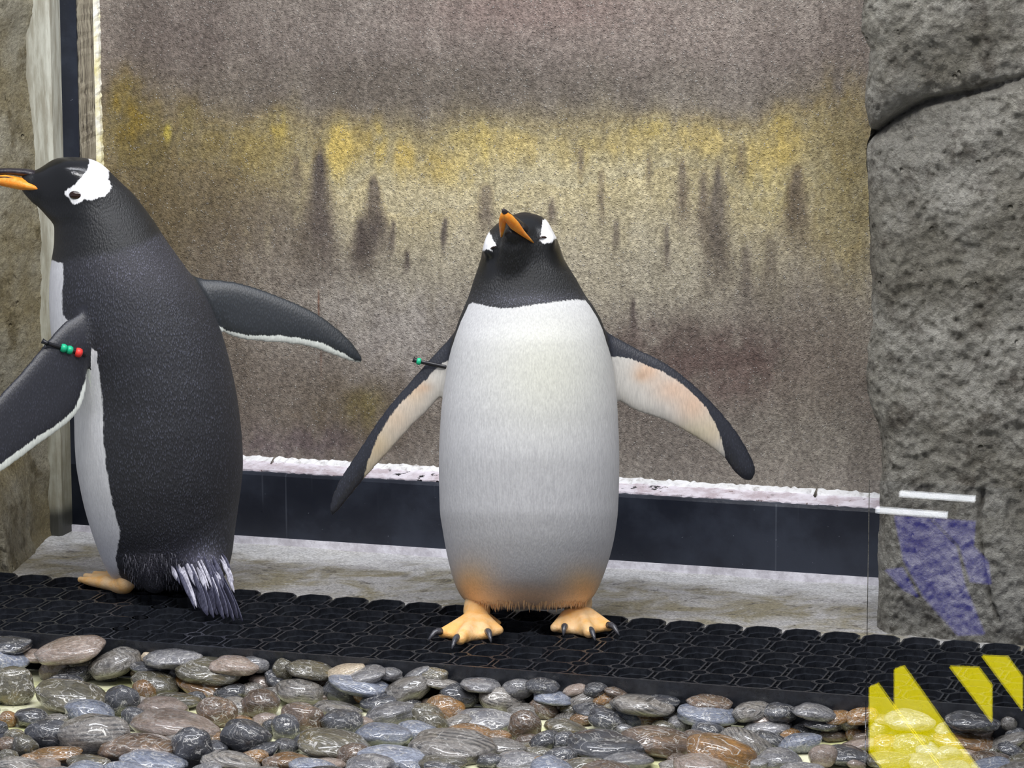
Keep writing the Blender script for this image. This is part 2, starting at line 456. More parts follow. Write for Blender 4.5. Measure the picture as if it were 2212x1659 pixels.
tag(prism('trim_4', [(DF + .050, HT - .006), (DF + .052, HT - .002), (DP - .001, HT + .003), (DP + .012, HT + .002), (DP + .012, HT - .006)], uBR, uR, M_CAULK, 240, lambda i, k: jit2[i][k] if k in (1, 2) else (0, 0)), 'ragged white caulk line below the panel', kind='structure')
# left side: black stile, weathered strip, caulk, board
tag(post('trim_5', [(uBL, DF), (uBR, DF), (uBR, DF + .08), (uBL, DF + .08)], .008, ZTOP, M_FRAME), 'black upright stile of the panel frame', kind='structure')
jit3 = [[(rng.uniform(-.0012, .0012), rng.uniform(-.001, .001)) for _ in range(6)] for _ in range(121)]
tag(post('trim_6', [(uBR, DF + .004), (uBR + .004, DF + .003), (uWR - .002, DF + .05), (uWR, DF + .09), (uBR, DF + .09)], HF - .02, ZTOP, M_WOOD, 120, lambda i, k: jit3[i][k]), 'weathered grey wooden strip beside the black stile', kind='structure')
jit4 = [[(rng.uniform(-.0018, .0018), 0) for _ in range(6)] for _ in range(161)]
tag(post('trim_7', [(uWR - .001, DF + .048), (uWR + .005, DF + .055), (uWR + .007, DP + .004), (uWR - .001, DP + .004)], HT - .01, ZTOP, M_CAULKY, 160, lambda i, k: jit4[i][k] if k in (1, 2) else (0, 0)), 'yellowed caulk bead along the panel edge', kind='structure')
uB0 = uu(60, 170, DF - .05)
uB1 = uu(108, 170, DF - .05)
tag(post('trim_8', [(uB0 - .02, DF - .05), (uB1 - .006, DF - .05), (uB1, DF - .044), (uB1, DF + .03), (uB0 - .02, DF + .03)], LEDGE_Z, ZTOP, M_BOARD), 'pale painted board standing between rock and black stile', kind='structure')

# ---- concrete ledge between mats and frame
t = NT('wet_concrete'); v = t.coord('Object'); vst = t.coord('Object', (1, 1, 1))
rot = t.n('ShaderNodeMapping'); rot.inputs['Rotation'].default_value = (0, 0, YAW); rot.inputs['Scale'].default_value = (1, 1.3, 1)
t.l(v, rot.inputs['Vector']); vr = rot.outputs['Vector']
a_ = t.noise(vr, 9, 6, .65, .6); b_ = t.noise(vr, 32, 6, .72, .3); f_ = t.noise(v, 220, 4, .7)
c = t.mix(t.mr(a_, .36, .62, smooth=True), srgb(138, 131, 110, 1.1), srgb(176, 174, 172, 1.1))
c = t.mix(t.mr(b_, .56, .66, 0, .8, True), c, srgb(86, 82, 76))
c = t.mix(t.mr(b_, .40, .30, 0, .8, True), c, srgb(205, 205, 204, 1.1))
c = t.mix(t.math('MULTIPLY', t.attr('lime'), t.mr(b_, .3, .6, 1, .55)), c, srgb(222, 222, 222, 1.1))
c = t.mix(t.mr(f_, .35, .7), t.mix(1.0, c, (.55, .55, .55, 1), 'MULTIPLY'), t.mix(1.0, c, (1.3, 1.3, 1.3, 1), 'MULTIPLY'))  # grain colour follows the bumps, painting shade into their hollows
M_CONC = t.set(Base_Color=c, Roughness=t.mr(a_, .35, .65, .5, .2), Normal=t.bump(t.math('ADD', b_, t.math('MULTIPLY', f_, .4)), .8, .006))
matfront = -float(np.dot(onz(1200, 1455, 0) - MB, NN))
def build_ledge():
    nu, nd = 120, 24
    V, F = [], []
    for i in range(nu + 1):
        u = -1.5 + 3.0 * i / nu
        for k in range(nd + 1):
            d = .018 + (DF + .03) * k / nd
            p = wp(u, d, LEDGE_Z)
            z = mnoise.fractal(Vector(p) * 9, 1.0, 2.0, 4) * .0025
            V.append(p + np.array([0, 0, min(z, .004)]))
    for i in range(nu):
        for k in range(nd):
            a = i * (nd + 1) + k
            F.append((a, a + nd + 1, a + nd + 2, a + 1))
    o = mesh_obj('concrete_ledge', V, F, M_CONC)
    lime = []
    for p in V:
        d = float(np.dot(p - MB, NN)); q = Vector(p)
        lime.append(max(0, min(1, (d - (DF - .13) + .07 * mnoise.fractal(q * 11, 1, 2, 4)) / .05)))
    at_ = o.data.attributes.new('lime', 'FLOAT', 'POINT'); at_.data.foreach_set('value', lime)
    sm = o.modifiers.new('thickness', 'SOLIDIFY'); sm.thickness = .05; sm.offset = -1
    tag(o, 'wet grey concrete ledge between the mats and the frame', kind='structure')
build_ledge()

# ---- rock walls
def smooth_poly(pts, s):
    pts = sorted(pts); xs = [p[0] for p in pts]; ys_ = [p[1] for p in pts]
    return np.interp(s, xs, ys_)
M_ROCKR = mat_rock('grey_rock', srgb(174, 171, 162, 1.2), srgb(140, 136, 124, 1.15), srgb(92, 85, 74, 1.05), 3.0)
M_ROCKL = mat_rock('olive_rock', srgb(182, 176, 156, 1.2), srgb(152, 140, 106, 1.2), srgb(110, 98, 66, 1.1), 11.0)

def build_rock(side):
    V, F = [], []
    nz = 330
    z0, z1 = -0.04, onwall(1900, -330, 0)[1]
    if side == 'right':
        edge_px = [(-330, 1884), (0, 1884), (60, 1878), (100, 1889), (150, 1885), (220, 1880), (282, 1876), (300, 1872), (330, 1866), (400, 1868), (500, 1873), (600, 1880), (700, 1884),
                   (760, 1874), (820, 1870), (870, 1880), (920, 1894), (960, 1904), (1000, 1906), (1050, 1898), (1200, 1897), (1420, 1896)]
        dep0 = .034
    else:
        edge_px = [(-330, 96), (0, 92), (40, 84), (80, 76), (130, 80), (200, 84), (280, 90), (340, 95), (400, 100), (500, 104), (600, 108), (700, 110), (850, 114), (1000, 118), (1130, 122), (1165, 130), (1185, 118), (1215, 96), (1240, 84), (1420, 80)]
        dep0 = DF - .075
    # edge as u(z)
    ez = []
    for y, x in edge_px:
        u, z = onwall(x, y, dep0 + .05)
        ez.append((z, u))
    ncol, nside = 210, 26
    wid = .50
    crack = [onwall(x, y, dep0)[::1] for x, y in ((1860, 298), (1885, 287), (1920, 262), (1955, 240), (1990, 224), (2040, 212), (2090, 203), (2150, 187), (2215, 168), (2330, 140))]
    cu = [c_[0] for c_ in crack]; cz = [c_[1] for c_ in crack]
    fold = [onwall(x, y, dep0) for x, y in ((1990, 380), (2060, 345), (2110, 330), (2150, 290), (2212, 265), (2330, 230))]
    fu = [c_[0] for c_ in fold]; fz = [c_[1] for c_ in fold]
    vcr = [onwall(x, y, dep0) for x, y in ((2118, 1060), (2112, 1110), (2115, 1160), (2122, 1210), (2140, 1300), (2160, 1345))]
    vu = [c_[0] for c_ in vcr][::-1]; vz = [c_[1] for c_ in vcr][::-1]
    for i in range(nz + 1):
        z = z0 + (z1 - z0) * i / nz
        ue = smooth_poly(ez, z)
        row = []
        for k in range(nside + ncol + 1):
            if k < nside:
                s = -(1 - k / nside)              # side face running back to the wall
                u_off, dep = 0.0, dep0 + .055 + (DF + .10 - dep0 - .055) * (-s) ** 1.3
                inn = 0.0
            else:
                s = (k - nside) / ncol
                inn = wid * s ** 1.15
                u_off = inn
                Rr = .055
                q = min(1, inn / Rr)
                dep = dep0 + Rr * (1 - math.sqrt(max(0, 1 - (1 - q) ** 2)))
                if side == 'left':
                    dep = max(.03, dep - inn * (1.3 + 9 * max(0, 1 - max(z, 0) / .20)))
            u = ue + u_off if side == 'right' else ue - u_off + .311 * max(0, dep0 - dep)
            p = wp(u, dep, z)
            pv = Vector(p)
            b = mnoise.fractal(pv * 3.3 + Vector((7, 3, 1)), 1.0, 2.0, 3) * .022
            b += mnoise.fractal(pv * 14, 1.0, 2.0, 4) * .0075
            b += abs(mnoise.fractal(pv * 36, .7, 2.1, 4)) * -.0095
            b += mnoise.noise(pv * 85) * .0022
            if side == 'right' and k >= nside:
                zc = np.interp(u, cu, cz)
                g = z - zc
                fade = np.clip(1.25 - (u - cu[0]) / (cu[-2] - cu[0]), .25, 1)
                if g > 0:   # upper block hangs over the crack, with a rounded lower lip
                    b += (.060 * (1 - math.exp(-(g / .030)))) * fade - .014
                else:
                    b += -.020 * math.exp(g / .030) * fade
                b -= .035 * math.exp(-(g / .0065) ** 2) * fade
                gf = z - np.interp(u, fu, fz)
                if u > fu[0] - .02:
                    b += (.012 / (1 + math.exp(-gf / .006)) - .006) * min(1, (u - fu[0] + .02) / .05)
                if vz[0] < z < vz[-1]:
                    uv = np.interp(z, vz, vu)
                    b -= .014 * math.exp(-((u - uv) / .004) ** 2)
            elif side == 'left' and k >= nside:
                b += .016 * mnoise.noise(pv * 6 + Vector((2, 9, 4)))
            w = 1.0 if k >= nside else .35
            p = p - NN * b * w
            if k <= nside + 10: p = p + V1 * (mnoise.fractal(pv * 20, 1, 2, 3) * .004) * (1 if k else 0)
            row.append(len(V)); V.append(p)
        if i:
            for k in range(len(row) - 1):
                f = (prev[k], prev[k + 1], row[k + 1], row[k])
                F.append(f if side == 'right' else f[::-1])
        prev = row
    o = mesh_obj('wall_' + side, V, F, M_ROCKR if side == 'right' else M_ROCKL)
    localize(o, wp(ez[-1][1], dep0, 0))
    tag(o, 'rough grey rock wall with a long slanting crack' if side == 'right' else 'olive stained rough rock wall beside the pale board', kind='structure')
build_rock('right'); build_rock('left')

# ---- pebble bed (mortar)
BED = -0.062
DG = float(np.dot(onz(2000, 1745, BED) - MB, NN))      # added glass screen, in front of the pebbles
t = NT('pale_mortar'); v = t.coord('Object')
a_ = t.noise(v, 12, 5, .6)
c = t.mix(t.mr(a_, .35, .65, smooth=True), srgb(205, 206, 150, 1.1), srgb(228, 226, 196, 1.1))
c = t.mix(t.mr(t.noise(v, 50, 4), .58, .66, 0, .6, True), c, srgb(150, 148, 110))
M_MORT = t.set(Base_Color=c, Roughness=.18, Normal=t.bump(t.noise(v, 60, 3), .4, .003))
def build_bed():
    V, F = [], []
    n, k_ = 80, 40
    for i in range(n + 1):
        for k in range(k_ + 1):
            u = -1.6 + 3.2 * i / n
            d = -(matfront - .03) + (DG - .03 + matfront - .03) * k / k_
            p = wp(u, d, BED)
            p = p + np.array([0, 0, mnoise.noise(Vector(p) * 8) * .003])
            V.append(p)
    for i in range(n):
        for k in range(k_):
            a = i * (k_ + 1) + k
            F.append((a, a + 1, a + k_ + 2, a + k_ + 1))
    o = mesh_obj('floor', V, F, M_MORT)
    sm = o.modifiers.new('thickness', 'SOLIDIFY'); sm.thickness = .04; sm.offset = -1
    tag(o, 'pale yellowish mortar bed under the pebbles', kind='structure')
build_bed()

# ---- kerb that holds the bed, and the lower visitors' floor in front of it
M_KERB = mat_simple('dark_concrete', srgb(70, 72, 78), .6, .4, 20, srgb(52, 54, 60), .002, 80)
tag(prism('trim_9', [(DG - .06, -.56), (DG - .06, BED + .004), (DG - .03, BED + .004), (DG - .03, -.56)], -1.6, 1.6, M_KERB), 'dark concrete kerb holding the pebble bed', kind='structure')
tag(prism('floor_lower', [(DG - 5.2, -.60), (DG - 5.2, -.56), (DG - .03, -.56), (DG - .03, -.60)], -3.0, 3.0, M_KERB), 'dark lower floor on the visitors side', kind='structure')

# =================================================================== MATS
t = NT('black_rubber'); v = t.coord('Object')
a_ = t.noise(v, 90, 4, .7)
M_RUB = t.set(Base_Color=t.mix(t.mr(a_, .4, .7), srgb(30, 32, 37), srgb(46, 49, 55)), Roughness=t.mr(t.noise(v, 20, 4), .35, .65, .16, .42), Specular_IOR_Level=.6, Normal=t.bump(a_, .4, .001))
A_, K_ = .066, .066 * 1.2266
HM = .034
L0 = onz(1200 + 185 / 3.687, 1250 + 675 / 3.687, 0)      # a ring of the lattice
print('mat', matfront, float(np.dot(L0 - MB, NN)), DF)
U0, D0 = float(np.dot(L0 - MB, V1)), float(np.dot(L0 - MB, NN))
def build_mat(name, u_from, u_to, label, yaw_extra=0.0, pivot=None):
    """cells are stretched octagons, with small round tubes where four meet; one moulding"""
    V, F = [], []
    def ring(poly_o, poly_i, z_t, z_b, flip=False):
        n = len(poly_o); b = len(V)
        for P_, z in ((poly_o, z_b), (poly_o, z_t), (poly_i, z_t), (poly_i, z_b)):
            for (u, d) in P_: V.append((u, d, z))
        for i in range(n):
            j = (i + 1) % n
            for a in range(3):
                F.append((b + a * n + i, b + a * n + j, b + (a + 1) * n + j, b + (a + 1) * n + i))
    def octo(cu_, cd, hw, hd, ch, chd):
        return [(cu_ - hw + ch, cd - hd), (cu_ + hw - ch, cd - hd), (cu_ + hw, cd - hd + chd), (cu_ + hw, cd + hd - chd),
                (cu_ + hw - ch, cd + hd), (cu_ - hw + ch, cd + hd), (cu_ - hw, cd + hd - chd), (cu_ - hw, cd - hd + chd)]
    j0 = math.ceil((u_from - U0) / A_); j1 = math.floor((u_to - U0) / A_)
    for j in range(j0, j1):
        cu_ = U0 + (j + .5) * A_
        for r in range(-1, 4):
            cd = D0 + (r + .5) * K_
            hw, hd = A_ / 2 - .0030, K_ / 2 + .0005
            if r == -1:       # first row ends on the straight front rim
                lo = -matfront + .003; hi = D0
                cd = (lo + hi) / 2; hd = (hi - lo) / 2 + .0005
            ch, chd = .0135, .0155
            ring(octo(cu_, cd, hw, hd, ch, chd), octo(cu_, cd, hw - .0028, hd - .0026, ch - .0006, chd - .0006), 0.0, -HM)
            # lower inner lip
            ring(octo(cu_, cd, hw - .0030, hd - .0030, ch - .0006, chd - .0006), octo(cu_, cd, hw - .0075, hd - .0080, ch - .002, chd - .002), -.0095, -HM)
            # webs that tie neighbouring cells
            if j < j1 - 1:
                for e in (-.25, .25):
                    b = len(V); uu_ = cu_ + A_ / 2; dd = cd + e * hd
                    for (x, y) in ((-.0032, -.0014), (.0032, -.0014), (.0032, .0014), (-.0032, .0014)):
                        V.append((uu_ + x, dd + y, -.003)); V.append((uu_ + x, dd + y, -HM))
                    for q in range(4):
                        F.append((b + 2 * q, b + 2 * q + 1, b + (2 * q + 3) % 8, b + (2 * q + 2) % 8))
                    F.append((b, b + 2, b + 4, b + 6))
    nseg = 14
    for j in range(j0, j1 + 1):
        for r in range(0, 4):
            cu_, cd = U0 + j * A_, D0 + r * K_
            po = [(cu_ + .0140 * math.cos(2 * math.pi * k / nseg), cd + .0145 * math.sin(2 * math.pi * k / nseg)) for k in range(nseg)]
            pi_ = [(cu_ + .0114 * math.cos(2 * math.pi * k / nseg), cd + .0119 * math.sin(2 * math.pi * k / nseg)) for k in range(nseg)]
            ring(po, pi_, .0004, -HM)
    ua, ub = U0 + j0 * A_, U0 + j1 * A_
    # front rim and bottom sheet
    def boxm(ua, ub, da, db, za, zb):
        b = len(V)
        for u in (ua, ub):
            for d in (da, db):
                for z in (za, zb): V.append((u, d, z))
        for f in ((0, 1, 3, 2), (4, 6, 7, 5), (0, 4, 5, 1), (2, 3, 7, 6), (0, 2, 6, 4), (1, 5, 7, 3)): F.append(tuple(b + i for i in f))
    boxm(ua, ub, -matfront, -matfront + .0055, -.060, .0006)
    boxm(ua, ub, -matfront, D0 + 4 * K_ - .004, -HM - .026, -HM + .002)
    piv = pivot if pivot is not None else (ua + ub) / 2
    ca, sa = math.cos(yaw_extra), math.sin(yaw_extra)
    W_ = []
    for (u, d, z) in V:
        du, dd = u - piv, d + matfront
        u2, d2 = piv + ca * du - sa * dd, -matfront + sa * du + ca * dd
        W_.append(wp(u2, d2, z))
    o = mesh_obj(name, W_, F, M_RUB, smooth=False)
    c_ = wp((ua + ub) / 2, -matfront / 2, 0)
    localize(o, c_)
    tag(o, label, 'mat', 'black rubber drainage mats')
    return ua, ub
u_seam = uu(150, 1368, -matfront)
ja = U0 + math.ceil((u_seam - U0) / A_) * A_
build_mat('drainage_mat', ja - .0005, ja + 2.6, 'long black rubber honeycomb mat the white bellied penguin stands on')
build_mat('drainage_mat', ja - 1.0, ja + .0005, 'black rubber honeycomb mat in front of the olive rock')

# =================================================================== PEBBLES
def pebble_mat(name, ca, cb, band=0.0, vein=.3, bscale=3.0, cc=None):
    t = NT(name)
    tc = t.n('ShaderNodeTexCoord'); oi = t.n('ShaderNodeObjectInfo')
    vm = t.n('ShaderNodeVectorMath', operation='ADD')
    sc = t.n('ShaderNodeVectorMath', operation='SCALE'); sc.inputs[0].default_value = (7.3, 3.1, 5.7); t.l(oi.outputs['Random'], sc.inputs['Scale'])
    sc2 = t.n('ShaderNodeVectorMath', operation='SCALE'); sc2.inputs['Scale'].default_value = 2.4
    t.l(sc.outputs[0], sc2.inputs[0]); t.l(tc.outputs['Object'], vm.inputs[0]); t.l(sc2.outputs[0], vm.inputs[1])
    v = vm.outputs[0]
    rt = t.n('ShaderNodeVectorRotate', rotation_type='EULER_XYZ'); t.l(v, rt.inputs['Vector'])
    cmb = t.n('ShaderNodeCombineXYZ'); t.l(t.math('MULTIPLY', oi.outputs['Random'], 17.0), cmb.inputs[0]); t.l(t.math('MULTIPLY', oi.outputs['Random'], 41.0), cmb.inputs[1]); t.l(t.math('MULTIPLY', oi.outputs['Random'], 29.0), cmb.inputs[2])
    t.l(cmb.outputs[0], rt.inputs['Rotation'])
    vr = rt.outputs['Vector']
    n1 = t.noise(v, 1.6, 5, .6); n2 = t.noise(v, 9, 5, .7)
    c = t.mix(t.mr(n1, .35, .65, smooth=True), ca, cb)
    if cc: c = t.mix(t.mr(t.noise(v, 1.1, 3, .5), .55, .66, 0, 1, True), c, cc)
    if band:
        wv = t.n('ShaderNodeTexWave', wave_profile='SAW'); wv.inputs['Scale'].default_value = bscale * .45; wv.inputs['Distortion'].default_value = 2.0
        wv.inputs['Detail'].default_value = 4; wv.inputs['Detail Scale'].default_value = .8; t.l(vr, wv.inputs['Vector'])
        c = t.mix(t.mr(wv.outputs['Fac'], .35, .65, 0, min(1, band * 1.3), True), c, cb)
        wv2 = t.n('ShaderNodeTexWave'); wv2.inputs['Scale'].default_value = bscale; wv2.inputs['Distortion'].default_value = 2.2
        wv2.inputs['Detail'].default_value = 4; t.l(vr, wv2.inputs['Vector'])
        bm_ = t.mr(t.noise(v, 1.4, 3), .48, .62, 0, band, True)
        c = t.mix(t.math('MULTIPLY', t.mr(wv2.outputs['Fac'], .82, .95, 0, 1, True), bm_), c, srgb(190, 187, 182))
    if vein:
        mu = t.math('ABSOLUTE', t.math('SUBTRACT', t.noise(vr, 1.3, 4, .55, 1.2), .5))
        c = t.mix(t.math('MULTIPLY', t.mr(mu, .006, .019, 1, 0, True), min(1, vein * 1.15)), c, srgb(225, 222, 215))
    c = t.mix(t.mr(n2, .3, .7), t.mix(1.0, c, (.40, .40, .40, 1), 'MULTIPLY'), t.mix(1.0, c, (1.25, 1.25, 1.25, 1), 'MULTIPLY'))
    br = t.n('ShaderNodeMapRange'); t.l(oi.outputs['Random'], br.inputs[0]); br.inputs[3].default_value = .65; br.inputs[4].default_value = 1.15
    cm = t.n('ShaderNodeVectorMath', operation='SCALE'); t.l(c, cm.inputs[0]); t.l(br.outputs[0], cm.inputs['Scale'])
    return t.set(Base_Color=cm.outputs[0], Roughness=t.mr(t.noise(v, 3.5, 4, .6), .35, .65, .15, .5), Specular_IOR_Level=.6, Coat_Weight=1.0, Coat_Roughness=.07,
                 Normal=t.bump(t.math('ADD', n2, t.math('MULTIPLY', t.noise(v, 3.5, 4), 1.5)), .5, .0035))
PM = {
    'k': (pebble_mat('pebble_charcoal', srgb(46, 47, 52, 1.2), srgb(74, 76, 82, 1.2), 0, .5), 'charcoal'),
    'g': (pebble_mat('pebble_grey', srgb(150, 148, 148, 1.1), srgb(104, 104, 108, 1.1), .3, .5), 'pale grey'),
    'b': (pebble_mat('pebble_banded', srgb(62, 60, 58, 1.2), srgb(140, 134, 126, 1.1), .9, .4, 3.4), 'striped grey'),
    'w': (pebble_mat('pebble_cream', srgb(206, 190, 164, 1.1), srgb(190, 172, 146, 1.1), 0, .1), 'cream'),
    'n': (pebble_mat('pebble_brown', srgb(126, 100, 76, 1.1), srgb(92, 74, 58, 1.1), .5, .5, 2.4), 'streaked brown'),
    'a': (pebble_mat('pebble_amber', srgb(158, 112, 52, 1.1), srgb(120, 88, 46, 1.1), .25, .6, 2.0), 'amber'),
    't': (pebble_mat('pebble_tan', srgb(170, 152, 140, 1.1), srgb(140, 122, 108, 1.1), .3, .3, 2.2), 'pinkish tan'),
    'o': (pebble_mat('pebble_olive', srgb(108, 102, 80, 1.15), srgb(84, 80, 66, 1.15), .3, .6, 2.2, srgb(120, 104, 60)), 'olive'),
    's': (pebble_mat('pebble_slate', srgb(96, 104, 122, 1.15), srgb(140, 146, 160, 1.1), .5, .5, 3.0), 'slate blue'),
}
PM['p'] = PM['k']
SH = []
def pebble_shapes():
    for s in range(10):
        bm = bmesh.new()
        bmesh.ops.create_icosphere(bm, subdivisions=4, radius=1.0)
        r = random.Random(100 + s)
        off = Vector((r.uniform(-9, 9), r.uniform(-9, 9), r.uniform(-9, 9)))
        e = r.uniform(.82, 1.0)
        for vv in bm.verts:
            d = vv.co.normalized()
            k = 1 + .16 * mnoise.noise(d * 1.2 + off) + .05 * mnoise.noise(d * 2.7 + off)
            q = (abs(d.x) ** 2.4 + abs(d.y) ** 2.4 + abs(d.z) ** (2.4)) ** (-1 / 2.4)
            vv.co = d * k * (.5 + .5 * q)
        # normalise so each shape spans -1..1 on every axis
        for ax in range(3):
            lo = min(v_.co[ax] for v_ in bm.verts); hi = max(v_.co[ax] for v_ in bm.verts)
            for v_ in bm.verts: v_.co[ax] = (v_.co[ax] - (lo + hi) / 2) / ((hi - lo) / 2)
        me = bpy.data.meshes.new('pebble_shape')
        bm.to_mesh(me); bm.free()
        me.polygons.foreach_set('use_smooth', [True] * len(me.polygons))
        SH.append(me)
pebble_shapes()
PL = []
def crop(x0, y0, s, rows):
    for (cx_, cy_, rx, ry, an, ty) in rows: PL.append((x0 + cx_ / s, y0 + cy_ / s, rx / s, ry / s, an, ty))
crop(0, 1200, 3.615, [(55, 570, 90, 55, 20, 'w'), (110, 650, 130, 50, 10, 'g'), (400, 690, 185, 58, -3, 'k'), (150, 780, 260, 75, 15, 's'), (70, 835, 120, 40, 10, 't'), (480, 780, 130, 45, 5, 't'),
    (850, 740, 255, 85, -8, 't'), (1240, 780, 110, 65, 10, 'b'), (1400, 795, 50, 42, 0, 'w'), (1640, 805, 205, 75, 0, 'g'), (1780, 905, 245, 95, 5, 'o'), (2080, 855, 180, 75, 5, 't'),
    (430, 895, 120, 85, -15, 't'), (690, 880, 130, 85, 15, 'o'), (1000, 850, 190, 100, -20, 'b'), (1350, 875, 165, 65, 5, 'k'), (100, 1030, 160, 165, 0, 'o'), (560, 1110, 270, 120, 10, 'o'),
    (860, 955, 60, 35, 0, 'k'), (1210, 1010, 180, 95, 10, 'o'), (1120, 1060, 90, 80, 30, 'a'), (1620, 1010, 240, 75, 10, 'a'), (960, 1140, 130, 130, 0, 'k'), (2080, 1000, 110, 60, 10, 't'),
    (1370, 1140, 190, 70, 0, 'o'), (1530, 1115, 75, 50, 0, 'k'), (1780, 1125, 100, 40, 0, 'k'), (1270, 1210, 190, 90, 5, 't'), (1690, 1230, 150, 115, 15, 'n'), (2030, 1160, 150, 105, -5, 'n'),
    (250, 1270, 130, 75, 5, 'k'), (60, 1280, 75, 60, 0, 'a'), (700, 1230, 190, 100, 10, 's'), (1050, 1285, 110, 90, 20, 'k'), (370, 1400, 165, 110, 0, 'k'), (740, 1400, 260, 160, -5, 'b'),
    (1380, 1340, 330, 80, 5, 't'), (1880, 1290, 90, 40, 0, 'a'), (2080, 1290, 100, 60, 0, 't'), (1920, 1430, 190, 130, 20, 'k'), (2120, 1350, 70, 70, 0, 'k'), (1500, 1490, 150, 135, 0, 'k'),
    (60, 1480, 90, 60, 0, 'n'), (200, 1490, 100, 80, 25, 'o'), (430, 1560, 200, 70, -3, 'a'), (60, 1590, 80, 80, 0, 'o'), (1080, 1500, 280, 110, 0, 'n'), (1200, 1620, 250, 80, 5, 's'),
    (700, 1620, 170, 65, 0, 'o'), (1800, 1610, 220, 80, 10, 'b'), (2050, 1530, 130, 60, -20, 'k'), (330, 1640, 140, 40, 0, 't'), (2140, 1630, 90, 60, 0, 'n'), (110, 1410, 80, 50, 0, 'o')])
crop(600, 1250, 3.687, [(70, 680, 110, 60, 5, 'g'), (240, 720, 85, 80, 0, 'o'), (510, 725, 180, 55, 10, 'o'), (830, 730, 150, 50, -10, 'w'), (900, 775, 180, 55, -15, 'g'), (1140, 760, 90, 50, 5, 'g'), (1350, 775, 110, 60, -30, 'g'),
    (1480, 765, 110, 60, 0, 'o'), (1830, 845, 150, 50, 3, 'g'), (2090, 870, 120, 75, 0, 'g'), (70, 810, 110, 70, 20, 'k'), (190, 910, 190, 110, 10, 'b'), (400, 820, 90, 60, 0, 'k'), (510, 910, 150, 100, 10, 'k'),
    (780, 840, 230, 70, 10, 's'), (1120, 880, 200, 100, -20, 'b'), (850, 985, 185, 80, -5, 'p'), (1500, 930, 150, 85, 15, 'k'), (1500, 835, 140, 50, 10, 'b'), (1800, 980, 180, 110, 15, 'b'), (1330, 1040, 150, 100, 10, 'a'),
    (1180, 1090, 140, 90, 10, 'o'), (900, 1090, 200, 95, -10, 'g'), (480, 1050, 190, 70, 10, 'b'), (200, 1120, 170, 120, 15, 'n'), (510, 1150, 160, 95, 5, 'k'), (60, 1190, 110, 110, 0, 'k'), (1230, 1160, 120, 90, 20, 'o'),
    (1640, 1130, 230, 60, 0, 'g'), (1960, 1180, 130, 120, -20, 'n'), (2120, 1050, 120, 80, 20, 'n'), (1520, 1260, 190, 90, 5, 'a'), (850, 1250, 220, 95, 0, 's'), (1120, 1220, 160, 75, 10, 's'), (450, 1330, 270, 110, 10, 'o'),
    (250, 1290, 130, 70, -10, 'k'), (1400, 1350, 330, 85, 5, 'b'), (600, 1400, 130, 90, -10, 'n'), (900, 1430, 260, 90, 3, 's'), (1800, 1350, 170, 70, 5, 'b'), (2120, 1310, 130, 90, -30, 'k'), (120, 1460, 170, 70, 5, 'a'),
    (390, 1480, 140, 50, 0, 't'), (1300, 1470, 190, 50, 0, 'o'), (60, 1340, 100, 60, 10, 'k'), (1930, 1455, 190, 70, 0, 'g'), (2100, 1470, 90, 60, 0, 'a'), (1700, 1460, 110, 60, 0, 'k')])
crop(1200, 1250, 3.687, [(110, 855, 125, 60, 8, 'k'), (350, 885, 90, 45, -10, 't'), (510, 885, 90, 55, 0, 'p'), (690, 915, 110, 45, 25, 'n'), (120, 945, 150, 45, 5, 's'), (310, 970, 120, 70, -20, 'b'), (530, 960, 110, 60, -15, 'a'),
    (810, 1010, 240, 75, 8, 'b'), (1000, 975, 140, 45, 5, 'k'), (1380, 990, 170, 60, 5, 'n'), (1660, 1060, 150, 75, -5, 'b'), (1290, 1080, 230, 85, 5, 's'), (1900, 1065, 130, 75, 0, 'k'), (60, 1005, 80, 50, 5, 't'),
    (380, 1050, 180, 60, 5, 'k'), (740, 1110, 150, 75, 3, 'a'), (420, 1150, 160, 95, 25, 'k'), (220, 1120, 110, 60, -15, 'a'), (860, 1190, 100, 60, 5, 'o'), (980, 1170, 90, 70, 10, 'g'), (1310, 1155, 85, 60, 10, 'a'),
    (1690, 1200, 180, 80, -5, 'g'), (90, 1200, 170, 75, 10, 'o'), (430, 1340, 320, 115, 5, 'k'), (800, 1305, 280, 120, 8, 'n'), (1330, 1400, 280, 140, 15, 'a'), (1520, 1310, 200, 95, 20, 'b'), (1700, 1290, 140, 70, 10, 'k'),
    (1950, 1310, 170, 80, -15, 's'), (60, 1310, 110, 90, -20, 'k'), (560, 1450, 200, 70, 0, 'g'), (1780, 1440, 170, 80, 5, 'g'), (2130, 1420, 110, 90, 0, 't'), (950, 1490, 120, 40, 0, 'b'), (90, 1480, 120, 45, 0, 't'), (2030, 1210, 150, 60, 0, 'k')])
